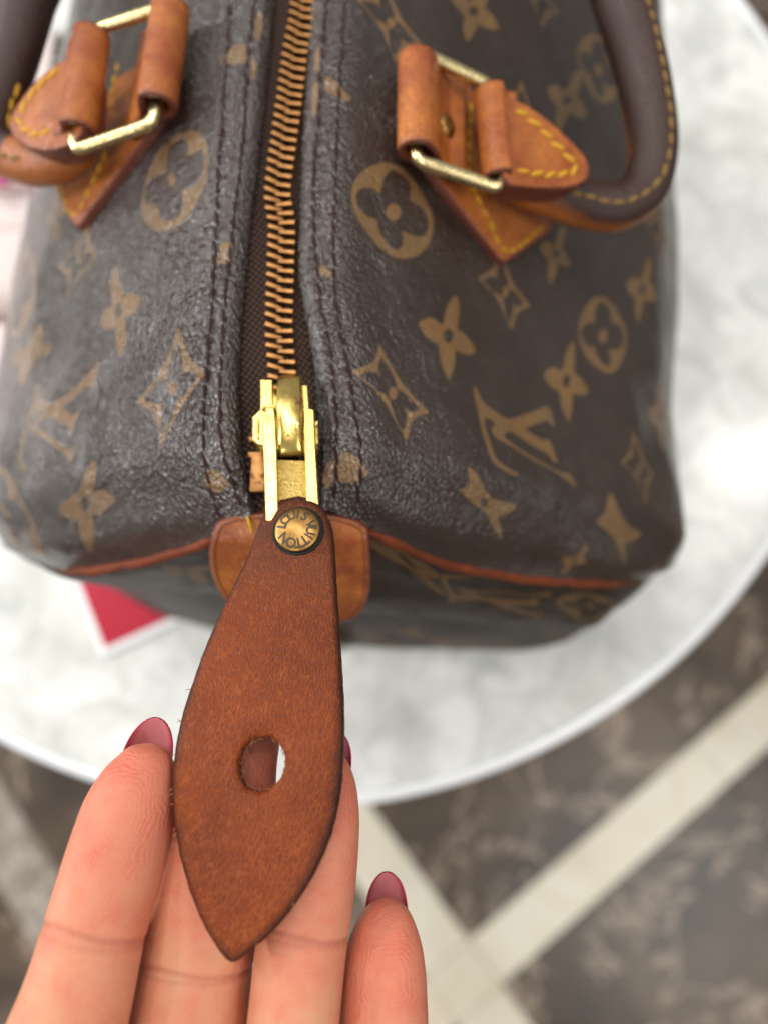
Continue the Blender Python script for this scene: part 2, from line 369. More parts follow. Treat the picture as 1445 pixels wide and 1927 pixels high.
prof_L = [(.10, -.42), (-.08, -.36), (-.145, -.27), (-.13, -.15), (-.05, -.03), (.06, .045), (.4, .03), (1.1, -.30), (2.9, -1.55), (4.7, -2.95), (6.1, -4.5), (7.0, -6.5), (7.35, -9), (7.2, -12.5), (6.6, -15.5), (5.6, -17.6), (4.2, -18.1), (.5, -18.15)]
tR = np.r_[0, np.cumsum(np.linalg.norm(np.diff(np.array(prof_R), axis=0), axis=1))]
tL = np.r_[0, np.cumsum(np.linalg.norm(np.diff(np.array(prof_L), axis=0), axis=1))]
front_R = [(610, 968, 17.68), (604, 965, 17.76), (600, 962, 17.85), (600, 959, 17.95), (604, 957, 18.08), (612, 958, 18.14), (655, 975, 18.0), (730, 1008, 17.45), (850, 1058, 16.2), (985, 1082, 14.9), (1120, 1093, 13.6), (1200, 1092, 12.2), (1250, 1068, 10.2), (1260, 1048, 8), (1210, 1088, 4.6), (1130, 1150, 2.0), (1030, 1200, .6), (640, 1205, .35)]
front_L = [(476, 974, 17.68), (482, 972, 17.76), (487, 970, 17.85), (487, 967, 17.95), (482, 964, 18.08), (472, 968, 18.14), (440, 990, 17.95), (385, 1018, 17.3), (270, 1053, 15.9), (150, 1071, 14.5), (70, 1056, 13.1), (28, 1034, 11.6), (30, 1032, 9), (120, 1070, 6), (200, 1100, 3.4), (270, 1140, 1.6), (330, 1165, .6), (560, 1185, .35)]
def build_panel(side, prof, tk, front, eY, eX):
    sgn = 1 if side == 'R' else -1; prof = np.array(prof)
    fr = np.array([onz(*q) for q in front]); L = tk[-1]
    d = np.concatenate([np.linspace(0, .75, 16, endpoint=False), np.linspace(.75, 13, 120, endpoint=False), np.linspace(13, L, 34)])
    rows = [3.6, 5.0, 7, 9, 12, 15, 18, 22, 25, 27.5]
    cs = [pchip(tk, fr, d)]
    for Y in rows:
        p = pchip(tk, prof, d); ex = float(pchip(eY, eX, [Y])[0])
        wsc = np.interp(Y, [3.6, 5, 9, 12, 14, 18, 24, 27.5], [.95, .985, 1.03, 1.06, 1.07, 1.08, 1.06, 1.0]) if side == 'R' else np.interp(Y, [3.6, 8, 11, 14, 18, 24, 27.5], [1.0, 1.03, 1.05, 1.0, .93, .9, .9])
        ax = np.where(p[:, 0] > .5, .5 + (p[:, 0]-.5)*wsc, p[:, 0])
        X = ex + sgn*ax; z = ZT + p[:, 1]
        Yc = np.full(len(d), Y) + np.interp(p[:, 1], [-18, -8, -2, 0], [-.6, -.35, 0, 0])*np.interp(Y, [3, 12], [1, 0])
        cs.append(np.stack([X, Yc, z], 1))
    cs = np.array(cs)                                                # stations x d x 3
    w = np.concatenate([np.linspace(0, 1.6, 40, endpoint=False), np.linspace(1.6, 15, 120, endpoint=False), np.linspace(15, 25, 30)])
    wk = np.r_[0, np.array(rows) - 2.2]
    G = np.stack([pchip(wk, cs[:, :, k], w) for k in range(3)], -1)  # w x d x 3
    nw, nd = len(w), len(d)
    # soft dents and folds of the canvas
    tx = np.gradient(G, axis=1); ty = np.gradient(G, axis=0); Nn = nrm(np.cross(tx, ty)); Nn *= np.sign(np.where(np.abs(Nn[..., 2:3]) > .15, Nn[..., 2:3], sgn*Nn[..., :1]) + 1e-9)
    D = np.zeros((nw, nd))
    for i in range(nw):
        for j in range(nd):
            p = G[i, j]; fall = min(1, max(0, (d[j]-.9)/1.6)) * min(1, w[i]/1.2)
            if fall > 0: D[i, j] = fall*(.16*noise.noise(Vector((p[0]*.33+7, p[1]*.26, p[2]*.33))) + .05*noise.noise(Vector((p[0]*.9, p[1]*.8+3, p[2]*.9))))
            D[i, j] += .13*math.exp(-((w[i]-.42)/.30)**2)*min(1, max(0, (d[j]-1.0)/.8))
            D[i, j] += .012*noise.noise(Vector((p[0]*2.4, p[1]*2.2, p[2]*2.4)))*min(1, max(0, d[j]-.3))
    if side == 'R':                                                   # diagonal fold that runs from the zipper end to the corner
        for (q0, q1, amp, wd) in [((690, 870, 17.3), (1010, 1075, 14.6), -.34, .6), ((860, 960, 16), (1010, 980, 14.6), .26, .65), ((620, 760, 18.2), (700, 920, 17.6), -.06, .35), ((1000, 420, 15), (1110, 560, 13.7), -.14, .7)]:
            a, b = onz(*q0), onz(*q1); ab = b - a; tt = np.clip(((G-a)@ab)/(ab@ab), 0, 1); dist = np.linalg.norm(G-(a+tt[..., None]*ab), axis=-1)
            D += amp*np.exp(-(dist/wd)**2)*np.minimum(1, w/.8)[:, None]
    else:
        for (q0, q1, amp, wd) in [((395, 620, 18.2), (415, 900, 17.8), -.05, .3), ((250, 820, 16), (390, 960, 17.4), -.12, .5), ((60, 760, 13), (150, 520, 14), .10, .9)]:
            a, b = onz(*q0), onz(*q1); ab = b - a; tt = np.clip(((G-a)@ab)/(ab@ab), 0, 1); dist = np.linalg.norm(G-(a+tt[..., None]*ab), axis=-1)
            D += amp*np.exp(-(dist/wd)**2)*np.minimum(1, w/.8)[:, None]
    G = G + Nn*D[..., None]
    s_ = np.concatenate([np.zeros((nw, 1)), np.cumsum(np.linalg.norm(np.diff(G, axis=1), axis=-1), 1)], 1)
    v_ = np.concatenate([np.zeros((1, nd)), np.cumsum(np.linalg.norm(np.diff(G, axis=0), axis=-1), 0)], 0)
    return G, s_, v_
class Surf:
    """a panel's surface for placing things on it"""
    def __init__(s, G, su, sv):
        s.n, s.m = G.shape[:2]; s.V = G.reshape(-1, 3); s.F = grid_faces(s.n, s.m); s.uv = np.stack([su.ravel(), sv.ravel()], 1)
        s.b = BVHTree.FromPolygons([Vector(p) for p in s.V], s.F)
    def hit(s, px, py):
        d = nrm(ray(px, py)); loc, n, i, _ = s.b.ray_cast(Vector(CAM), Vector(d))
        if loc is None:
            loc, n, i, _ = s.b.find_nearest(Vector(CAM + d*15))
        n = np.array(n); n = n if n @ d < 0 else -n
        return np.array(loc), n, i
    def st(s, px, py):
        p, n, i = s.hit(px, py); f = s.F[i]; a, b, c, dd = [s.V[k] for k in f]; ua, ub, uc, ud = [s.uv[k] for k in f]
        M_ = np.stack([b - a, dd - a], 1); q, *_ = np.linalg.lstsq(M_, p - a, rcond=None)
        return ua + q[0]*(ub - ua) + q[1]*(ud - ua)
SR = Surf(*build_panel('R', prof_R, tR, front_R, zrY, zrX))
SL = Surf(*build_panel('L', prof_L, tL, front_L, zlY, zlX))

# end panel below the piping
def pxz(L_): return np.array([onz(*q) for q in L_])
end_top = pxz([(60, 1026, 10.6), (92, 1052, 12.3), (150, 1073, 14.3), (270, 1056, 15.75), (385, 1021, 17.1), (470, 976, 17.75), (545, 958, 17.9), (620, 970, 17.75), (730, 1012, 17.25), (850, 1062, 16.0), (985, 1086, 14.7), (1120, 1096, 13.4), (1195, 1094, 12.0), (1240, 1074, 10)])
e1 = pxz([(29, 1033, 10.6), (90, 1075, 12.2), (170, 1095, 13.4), (280, 1088, 14.7), (390, 1070, 15.9), (470, 1060, 16.4), (545, 1060, 16.5), (620, 1068, 16.4), (730, 1090, 15.9), (850, 1115, 14.8), (985, 1135, 13.5), (1120, 1142, 12.2), (1190, 1118, 10.9), (1255, 1058, 9.2)])
e2 = pxz([(30, 1032, 9.2), (150, 1088, 10.6), (230, 1108, 11.8), (320, 1112, 12.9), (410, 1118, 14), (480, 1130, 14.5), (545, 1140, 14.6), (620, 1145, 14.5), (730, 1150, 14.0), (850, 1160, 13.0), (985, 1175, 11.8), (1100, 1180, 10.6), (1175, 1128, 9.4), (1259, 1049, 8.1)])
e3 = pxz([(75, 1050, 7.4), (190, 1090, 8.4), (260, 1100, 9.2), (340, 1095, 10), (420, 1095, 11), (490, 1105, 11.5), (545, 1110, 11.6), (620, 1112, 11.5), (730, 1118, 11), (850, 1130, 10.2), (985, 1150, 9.2), (1080, 1165, 8.2), (1160, 1140, 7.2), (1245, 1062, 6.6)])
e4 = pxz([(190, 1097, 3.6), (225, 1112, 3.6), (290, 1140, 4), (360, 1165, 4.4), (430, 1185, 4.6), (490, 1197, 4.8), (545, 1204, 4.8), (620, 1210, 4.8), (730, 1217, 4.6), (850, 1222, 4.4), (960, 1223, 4.0), (1050, 1212, 3.6), (1120, 1165, 3.4), (1185, 1107, 3.6)])
e5 = pxz([(300, 1152, 1.0), (300, 1150, .6), (340, 1165, .5), (390, 1182, .45), (450, 1193, .45), (500, 1200, .45), (545, 1205, .45), (620, 1210, .45), (730, 1215, .45), (850, 1218, .45), (940, 1214, .45), (1000, 1200, .5), (1060, 1170, .6), (1090, 1172, 1.0)])
rows = np.array([end_top, e1, e2, e3, e4, e5]); kk = np.linspace(0, 13, 130)
R2 = np.array([pchip(np.arange(14), r, kk) for r in rows]); qq = np.linspace(0, 5, 90)
GE = np.stack([pchip(np.arange(6), R2[:, :, k], qq) for k in range(3)], -1)
for i in range(90):
    for j in range(130):
        p = GE[i, j]; GE[i, j, 1] += min(1, i/12)*(.10*noise.noise(Vector(p*.45)) + .03*noise.noise(Vector(p*1.3)))
su = np.concatenate([np.zeros((90, 1)), np.cumsum(np.linalg.norm(np.diff(GE, axis=1), axis=-1), 1)], 1)*PW/22
sv = np.concatenate([np.zeros((1, 130)), np.cumsum(np.linalg.norm(np.diff(GE, axis=0), axis=-1), 0)], 0)
SE = Surf(GE, su, sv)

# ---- printed pattern: outlines of the four motifs, laid out on the canvas in centimetres
def zp(L_, ox, oy, sc): return [(ox + a/sc, oy + b/sc) for a, b in L_]
def ell(cx, cy, rx, ry, n=20): return [(cx+rx*math.cos(t), cy+ry*math.sin(t)) for t in np.linspace(0, 2*math.pi, n, endpoint=False)]
LVR = zp([(165,135),(210,190),(270,320),(420,430),(530,500),(700,450),(900,370),(940,340),(975,400),(1020,570),(990,560),(940,500),(840,540),(700,590),(780,650),(900,720),(950,700),(985,770),(1050,950),(1010,940),(940,850),(800,780),(620,660),(560,620),(500,640),(480,670),(600,770),(800,900),(1100,1060),(1180,1060),(1245,1230),(1150,1130),(1000,1030),(800,930),(600,800),(400,690),(350,600),(400,550),(350,490),(285,480),(285,540),(310,640),(380,850),(410,910),(500,990),(600,1040),(635,1050),(610,1095),(540,1060),(380,960),(330,850),(280,690),(240,520),(200,360)], 860, 700, 5.558)
LVL = zp([(1270,140),(1265,250),(1220,420),(1205,540),(1180,470),(1100,510),(980,600),(850,710),(780,770),(880,850),(950,870),(1010,790),(1020,830),(960,950),(930,1050),(910,1150),(875,1150),(880,1050),(780,990),(650,900),(560,920),(480,960),(450,1040),(560,1130),(750,1260),(880,1350),(950,1330),(930,1400),(890,1540),(870,1460),(750,1360),(600,1240),(430,1130),(350,1080),(390,960),(520,860),(480,820),(390,830),(350,930),(310,1060),(270,1200),(230,1400),(240,1510),(310,1620),(290,1665),(200,1600),(160,1490),(210,1350),(220,1200),(280,1020),(330,820),(400,640),(420,480),(500,450),(450,600),(480,650),(620,720),(700,680),(820,620),(960,480),(1100,340),(1200,230)], 10, 660, 7.225)
DIA = [zp([(535,180),(600,330),(720,520),(860,760),(1000,920),(1230,1130),(1080,1170),(960,1260),(930,1450),(890,1520),(850,1400),(740,1230),(650,1050),(520,880),(380,740),(130,560),(330,510),(470,420),(510,300)], 640, 620, 7.225),
       zp([(560,370),(620,450),(700,580),(750,680),(770,800),(880,870),(960,950),(1100,1090),(950,1130),(860,1050),(910,1160),(890,1300),(860,1390),(760,1240),(700,1060),(680,950),(600,870),(480,830),(380,710),(250,620),(330,580),(480,570),(560,650),(510,540),(530,430)], 640, 620, 7.225),
       zp(ell(720, 865, 60, 85), 640, 620, 7.225)]
FLO = [zp([(850,150),(890,250),(905,450),(880,650),(870,780),(980,830),(1100,980),(1210,1160),(1100,1240),(980,1210),(820,1150),(830,1300),(800,1470),(720,1710),(640,1550),(570,1350),(550,1150),(530,1040),(400,970),(280,880),(150,650),(260,590),(380,550),(480,600),(600,700),(640,550),(690,330),(770,200)], 770, 540, 9.633),
       zp(ell(705, 890, 85, 125), 770, 540, 9.633)]
CIR = [zp([(600,100),(830,170),(1000,350),(1180,650),(1260,850),(1260,1050),(1200,1250),(1050,1390),(850,1430),(700,1390),(550,1280),(380,1090),(250,900),(170,720),(150,520),(200,360),(350,190)], 640, 290, 7.225),
       zp([(700,200),(850,280),(960,420),(950,600),(1000,660),(1100,700),(1190,850),(1200,1000),(1150,1110),(1050,1130),(920,1080),(830,1030),(860,1150),(850,1250),(770,1310),(680,1270),(590,1150),(520,1020),(510,900),(440,870),(330,820),(230,700),(205,540),(300,450),(440,460),(540,540),(560,450),(590,320)], 640, 290, 7.225),
       zp(ell(725, 790, 100, 115), 640, 290, 7.225)]
FLL = [zp([(460,70),(510,110),(560,280),(590,450),(625,590),(600,720),(700,640),(880,620),(990,760),(930,860),(850,1000),(760,1060),(650,1070),(670,1200),(700,1400),(690,1530),(640,1700),(590,1870),(540,1750),(480,1560),(475,1400),(485,1250),(400,1310),(310,1330),(190,1230),(230,1080),(330,900),(450,810),(390,680),(400,450),(410,200)], 170, 490, 10.14), zp(ell(545, 960, 60, 145), 170, 490, 10.14)]
DIL = [zp([(700,90),(770,260),(850,500),(960,640),(1120,730),(1000,880),(880,1030),(780,1200),(660,1400),(560,1600),(440,1830),(460,1600),(400,1420),(330,1270),(230,1220),(110,1150),(260,1010),(400,840),(520,620),(620,380)], 240, 600, 7.41),
       zp([(700,320),(740,420),(760,560),(770,660),(720,780),(860,720),(980,780),(950,860),(850,1000),(780,1090),(700,1110),(680,1230),(640,1350),(560,1530),(500,1640),(470,1530),(480,1380),(470,1280),(500,1180),(400,1180),(280,1170),(220,1110),(350,970),(440,850),(560,850),(570,780),(600,560),(650,430)], 240, 600, 7.41), zp(ell(625, 965, 65, 95), 240, 600, 7.41)]
CIL = [zp([(1040,195),(1130,270),(1220,430),(1240,680),(1210,950),(1110,1180),(1020,1360),(900,1540),(720,1680),(480,1740),(330,1660),(240,1550),(200,1400),(230,1160),(310,880),(400,640),(520,450),(650,330),(820,220)], 240, 220, 8.03),
       zp([(850,320),(920,420),(930,520),(880,640),(1030,530),(1130,480),(1170,640),(1160,800),(1060,1010),(1000,1040),(830,1100),(820,1130),(860,1300),(790,1500),(640,1580),(500,1530),(490,1440),(440,1340),(260,1310),(270,1150),(310,1000),(430,890),(580,840),(590,700),(620,550),(690,420)], 240, 220, 8.03), zp(ell(675, 940, 65, 105), 240, 220, 8.03)]
def smooth_poly(P, it=1):
    P = np.asarray(P, float)
    for _ in range(it):
        N_ = np.roll(P, -1, 0); P = np.stack([.82*P+.18*N_, .18*P+.82*N_], 1).reshape(-1, 2)
    return P
def tmpl(rings, cx, cy, sf=None):
    sf = sf or SR; c = sf.st(cx, cy); return [smooth_poly([sf.st(*q) - c for q in r]) for r in rings]
T_F = tmpl(FLO, 843, 633); T_D = tmpl(DIA, 739, 738); T_C = tmpl(CIR, 740, 398); T_LV = tmpl([LVR], 985, 830)
c = SL.st(100, 785); T_LVL = [smooth_poly([SL.st(*q) - c for q in LVL])]
TM = dict(f=tmpl(FLL, 223.7, 584.7, SL), d=tmpl(DIL, 324.3, 730.2, SL), c=tmpl(CIL, 324, 337, SL), B=T_C[:1], F=T_F, D=T_D, C=T_C, V=T_LV, W=T_LVL)
NP = [0]
def raw(surf, rings):
    NP[0] += 1; TM['raw%d' % NP[0]] = [smooth_poly([surf.st(*q) for q in r]) for r in rings]; return ('raw%d' % NP[0], np.zeros(2), False, 1.0)
def raster(items, res=82):
    w, h = int(PW*res), int(PV*res); img = np.zeros((h, w), np.float32)
    for kind, (s0, v0), mir, sc in items:
        for k, ring in enumerate(TM[kind]):
            P = ring*A(-1, 1)*sc if mir else ring*sc
            P = (P + A(s0, v0))*res
            x0, x1 = int(max(0, P[:, 0].min()-2)), int(min(w, P[:, 0].max()+3)); y0, y1 = int(max(0, P[:, 1].min()-2)), int(min(h, P[:, 1].max()+3))
            if x1 <= x0 or y1 <= y0: continue
            acc = np.zeros((y1-y0, x1-x0), np.float32)
            for ox, oy in ((.25, .25), (.75, .25), (.25, .75), (.75, .75)):
                X, Y = np.meshgrid(np.arange(x0, x1)+ox, np.arange(y0, y1)+oy); ins = np.zeros(X.shape, bool)
                a = P; b = np.roll(P, -1, 0)
                for (ax, ay), (bx, by) in zip(a, b):
                    if ay == by: continue
                    cnd = ((ay > Y) != (by > Y)); ins ^= cnd & (X < (bx-ax)*(Y-ay)/(by-ay)+ax)
                acc += ins*.25
            sub = img[y0:y1, x0:x1]
            sub[:] = sub*(1-acc) if k == 1 else np.maximum(sub, acc)
    return img
def image(name, arr):
    h, w = arr.shape; im = bpy.data.images.new(name, w, h, alpha=False, float_buffer=False); im.colorspace_settings.name = 'Non-Color'
    px = np.ones((h, w, 4), np.float32); px[..., :3] = arr[..., None]; im.pixels.foreach_set(px.ravel()); im.update(); return im
def lay(surf, L_, mir=False): return [(k, surf.st(x, y), mir and k != 'W', sc) for k, x, y, sc in L_]
it_R = lay(SR, [('D', 735, 42, 1), ('F', 890, 22, 1), ('D', 1010, -10, 1), ('C', 740, 398, 1), ('F', 843, 633, 1), ('D', 739, 738, 1), ('V', 985, 830, 1), ('D', 950, 548, 1), ('C', 1133, 632, 1), ('F', 1065, 718, 1), ('F', 1207, 545, 1), ('F', 1240, 785, 1), ('D', 1202, 880, 1), ('F', 1080, 1055, .5), ('F', 1065, 190, 1), ('C', 1125, 130, 1), ('D', 985, 215, .9), ('F', 1045, 478, .8), ('D', 1240, 440, 1)])
it_R += [raw(SR, r) for r in (
    [[(636,866),(641,851),(660,853),(680,865),(690,885),(698,884),(690,896),(670,906),(650,909),(635,904)]], [[(606,905),(612,878),(626,862),(630,880),(628,905),(616,922)]],
    [[(606,496),(619,507),(630,523),(598,516)]], [[(610,147),(622,144),(641,163),(662,188),(649,191),(638,183),(613,172)]], [[(594,92),(604,85),(603,130),(592,140)]], [[(588,160),(600,150),(598,215),(587,222)]],
    [zp([(525,780),(560,810),(600,890),(625,915),(680,930),(730,940),(700,975),(645,990),(660,1030),(668,1095),(625,1025),(595,965),(540,930),(485,878),(525,868),(530,830)], 640, 520, 2.189), zp(ell(593, 930, 15, 20), 640, 520, 2.189)],
    [zp([(1110,880),(1150,980),(1190,1030),(1245,1060),(1210,1090),(1170,1095),(1170,1200),(1145,1110),(1110,1060),(1050,1010),(1090,980),(1095,930)], 640, 520, 2.189)])]
it_L = lay(SL, [('c', 324, 337, 1), ('f', 223.7, 584.7, 1), ('d', 324.3, 730.2, 1), ('W', 100, 785, 1), ('c', 8, 960, 1), ('d', 150, 490, .8), ('c', 35, 545, 1), ('f', 105, 400, .8)])
it_L += [raw(SL, r) for r in (
    [zp([(880,40),(930,150),(930,330),(880,560),(870,690),(960,640),(1080,640),(1220,700),(1300,790),(1200,920),(1050,1080),(920,1100),(850,1080),(850,1200),(890,1350),(880,1600),(830,1840),(720,1720),(660,1550),(590,1400),(610,1180),(450,1210),(330,1130),(190,1000),(330,850),(520,690),(610,700),(640,540),(700,340),(780,190)], 90, 860, 10.14), zp(ell(715, 890, 80, 150), 90, 860, 10.14)],
    [zp([(205,120),(225,200),(215,240),(280,245),(250,300),(200,310),(140,390),(110,470),(95,420),(105,360),(55,330),(80,280),(150,250),(170,180)], 0, 560, 2.752)],
    [[(385,887),(407,882),(425,898),(432,916),(411,927),(396,923),(385,905)]], [[(410,113),(428,105),(433,91),(453,80),(466,86),(469,116),(450,122),(428,119)]],
    [[(474,106),(484,118),(484,138),(472,158)]], [[(414,457),(436,454),(437,493),(416,498)]], [[(398,498),(412,480),(412,500)]], [[(485,20),(496,30),(494,60),(482,84),(478,60)]])]
it_E = lay(SE, [('F', 765, 1055, .95), ('V', 940, 1125, .95), ('C', 1110, 1140, .9), ('F', 350, 1075, .9), ('D', 470, 1090, .9), ('F', 800, 1200, 1), ('C', 920, 1215, 1), ('F', 480, 1145, .9), ('D', 680, 1190, 1), ('F', 720, 1210, .8), ('F', 1050, 1195, .8)])
for name, surf, it in (('R', SR, it_R), ('L', SL, it_L), ('E', SE, it_E)):
    mt = canvas('monogram_canvas', image('canvas_print', raster(it)), *{'R': (20, .00032, .08), 'L': (20, .00056, .6), 'E': (80, .00070, .0, .30, .36)}[name])
    mesh('canvas_panel' if name != 'E' else 'end_panel', surf.V, surf.F, mt, bag, uv=surf.uv/A(PW, PV))
# far end of the bag, so that it is a closed body
back = np.vstack([SL.V.reshape(SL.n, SL.m, 3)[-1][::-1], SR.V.reshape(SR.n, SR.m, 3)[-1]]); k = len(back)
mesh('end_panel', np.vstack([back, back.mean(0)+A(0, 1.2, 0)]), [(i, (i+1) % k, k) for i in range(k)], plain('dark_canvas', (.04, .03, .026), .45), bag)

# piping along the seam
pip = catmull(end_top[1:-1] + A(0, -.03, .08), 180)
for i in range(len(pip)): pip[i] += A(0, .03, .03)*noise.noise(Vector(pip[i]*2.2))
V, Fc = sweep(pip, (.102 + .02*np.array([noise.noise(Vector(p*3)) for p in pip]))*np.interp(np.arange(180), [0, 14, 160, 179], [.45, 1, 1, .4]), 12); fixn(mesh('piping', V, Fc, M_PIPE, bag))

# ------------------------------------------------------------------ zipper
zcY = [2.6, 4.90, 5.75, 6.72, 7.42, 8.14, 8.87, 9.84, 10.95, 12.09, 16, 21]; zcX = [-1.55, -1.68, -1.75, -1.75, -1.75, -1.84, -1.79, -1.70, -1.61, -1.49, -1.5, -1.6]
def tape(side):
    s = -1 if side == 'L' else 1; Ys = np.linspace(2.35, 26, 150); V = []; uv = []
    for Y in Ys:
        xc = float(pchip(zcY, zcX, [Y])[0]); op = np.interp(Y, [2.4, 4.3, 5.0], [.30, .16, .05])
        xe = float(pchip(zlY if s < 0 else zrY, zlX if s < 0 else zrX, [Y])[0]) + s*.25
        for k, t in enumerate(np.linspace(0, 1, 9)):
            x = xc + s*op + t*(xe - xc - s*op); z = ZT - .24 + .07*math.exp(-(t/.12)**2) - .25*max(0, (3.4-Y)/1.0)**1.5 - .05*t
            V.append((x, Y, z)); uv.append(((x-xc)*5, Y*5))
    o = mesh('zipper_tape', V, grid_faces(150, 9), M_TAPE, bag, uv=uv); return o
tapes = {s: tape(s) for s in 'LR'}
def tooth_mesh():
    bm = bmesh.new(); bmesh.ops.create_cube(bm, size=1)
    for v in bm.verts: v.co = Vector((v.co.x*.285, v.co.y*(.078 if v.co.x < 0 else .060), v.co.z*.13))
    bmesh.ops.bevel(bm, geom=bm.edges[:], offset=.013, segments=2, profile=.6, affect='EDGES')
    V = np.array([v.co[:] for v in bm.verts]); bm.verts.index_update(); Fc = [[v.index for v in f.verts] for f in bm.faces]; bm.free()
    return mdata('zipper_tooth', V, Fc, M_TOOTH)
TM_ = tooth_mesh(); Y = 4.55; k = 0
while Y < 17:
    for s, off in ((-1, 0), (1, .091)):
        y = Y + off; xc = float(pchip(zcY, zcX, [y])[0]); dx = float(pchip(zcY, zcX, [y+.1])[0]) - float(pchip(zcY, zcX, [y-.1])[0])
        base = math.atan2(-dx, .2); a = base + (-.30 if s < 0 else -.13) + random.uniform(-.05, .05)
        R_ = Matrix.Translation(Vector(A(xc + s*.10, y, ZT - .13 + random.uniform(-.008, .008))*S)) @ Matrix.Rotation(a + (math.pi if s < 0 else 0), 4, 'Z') @ Matrix.Rotation(-.12*1, 4, 'Y')
        # thick root outside, tip over the middle
        R_ = R_ @ Matrix.Rotation(math.pi, 4, 'Z')
        o = bpy.data.objects.new('zipper_tooth', TM_); link(o, tapes['L' if s < 0 else 'R'], R_)
    Y += .182
# bottom stop and the loose last tooth beside the slider
for (px, py, w_, d_, zz) in [(487, 892, .13, .62, 18.2), (484, 857, .17, .10, 18.2), (484, 828, .15, .10, 18.2)]:
    V, Fc = bev_box(w_+.12, d_, .14, .025); p = onz(px, py, zz); mesh('bottom_stop' if d_ > .3 else 'zipper_tooth', V + p, Fc, M_TOOTH, tapes['L'])

# seam stitches beside the zipper
def capsule(L_, r, mat, name, flat=.7):
    P = np.stack([np.linspace(-L_/2, L_/2, 7), np.zeros(7), np.zeros(7)], 1); rad = r*np.array([.35, .8, 1, 1, 1, .8, .35])
    V, Fc = sweep(P, rad, 7, up=(0, 0, 1), flat=flat); return mdata(name, V, Fc, mat)
ST_P = capsule(.275, .031, M_SEAM, 'stitch'); ST_Y = capsule(.29, .050, M_YEL, 'stitch', .8); ST_Ys = capsule(.23, .038, M_YEL, 'stitch', .8); ST_O = capsule(.25, .05, M_OLIVE, 'stitch', .8)
def stitch_line(pts, nor, me, parent, pitch, lift=.012, zig=0.0, sc=1.0):
    s_ = np.r_[0, np.cumsum(np.linalg.norm(np.diff(pts, axis=0), axis=1))]; n = int(s_[-1]/pitch)
    for i in range(n):
        q = (i+.5)*s_[-1]/n; p = A(*[np.interp(q, s_, pts[:, k]) for k in range(3)]); p2 = A(*[np.interp(min(q+.06, s_[-1]), s_, pts[:, k]) for k in range(3)]); p1 = A(*[np.interp(max(q-.06, 0), s_, pts[:, k]) for k in range(3)])
        N_ = nrm(A(*[np.interp(q, s_, nor[:, k]) for k in range(3)])); T = nrm(p2-p1); B = nrm(np.cross(N_, T)); N_ = np.cross(T, B)
        a = zig + random.uniform(-.07, .07); T2 = math.cos(a)*T + math.sin(a)*B; B2 = np.cross(N_, T2)
        M = frame_M(p + N_*lift + B*random.uniform(-.008, .008), T2, B2, N_) @ Matrix.Scale(sc*random.uniform(.92, 1.08), 4)
        link(bpy.data.objects.new('stitch', me), parent, M)
panels = [o for o in bag.children if o.name.startswith('canvas_panel')]
pan = {'R': panels[0], 'L': panels[1]}
def on_surf(surf, pts, n):
    q = catmull(np.array(pts, float), n); H = [surf.hit(*x)[:2] for x in q]; return np.array([h[0] for h in H]), np.array([h[1] for h in H])
for sd, surf, line in [('L', SL, [(437, -40), (420, 200), (408, 400), (400, 560), (385, 760), (386, 870), (412, 975)]), ('L', SL, [(483, -40), (466, 120), (459, 250), (443, 400), (424, 570), (414, 760), (421, 850), (455, 955)]),
                       ('R', SR, [(617, -40), (605, 120), (598, 240), (590, 350), (592, 450), (602, 560), (620, 650), (631, 760), (633, 890), (628, 940)]), ('R', SR, [(652, -40), (640, 150), (632, 330), (628, 480), (634, 580), (660, 720), (678, 850), (674, 945)])]:
    p, n_ = on_surf(surf, line, 120); stitch_line(p, n_, ST_P, pan[sd], .285, .0, .12)

# slider with its bridge, side flanges and the rails of the pull
pull = None
o0 = atd(520, 706, 11.75); o1 = atd(546, 945, 11.15)                     # axis of the slider in space
dv = nrm(atd(552, 945, 11.15) - atd(543, 720, 11.85)); rv = nrm(Rv - (Rv@dv)*dv); nv = np.cross(dv, rv); nv = nv if nv[2] > 0 else -nv
O = atd(547, 780, 11.72)
def LF(px, py, h=0.0):
    """image point -> slider plane coordinates (r,d)"""
    r_ = ray(px, py); t = ((O - CAM)@nv)/(r_@nv); p = CAM + r_*t - O; return A(p@rv, p@dv)
FRM = (O, rv, dv, nv)
slider = None
mb = MB()
def plate(px_poly, h0, h1, bev, n=60, it=1):
    P = closed([LF(*q) for q in px_poly], n, it); mb.add(*prism(P, h0, h1, bev, FRM))
plate([(476, 778), (492, 764), (494, 716), (512, 714), (522, 770), (566, 775), (570, 722), (580, 726), (582, 770), (598, 790), (600, 836), (585, 850), (500, 840), (478, 838)], -.24, -.10, .03, 90)   # body
plate([(490, 713), (512, 713), (513, 770), (490, 772)], -.22, -.02, .016, 40, 0)          # small upper arms
plate([(564, 722), (578, 722), (582, 774), (567, 775)], -.22, -.04, .016, 40, 0)
plate([(474, 782), (490, 766), (497, 770), (497, 838), (484, 836), (474, 826)], -.26, -.03, .03, 60, 0)          # fluted side flanges
plate([(481, 786), (489, 778), (489, 828), (482, 826)], -.06, .015, .03)
plate([(590, 786), (600, 795), (600, 835), (590, 838)], -.22, -.02, .05)
slider = fixn(mesh('zipper_slider', *mb.out(), M_BRASS, bag, smooth=False))
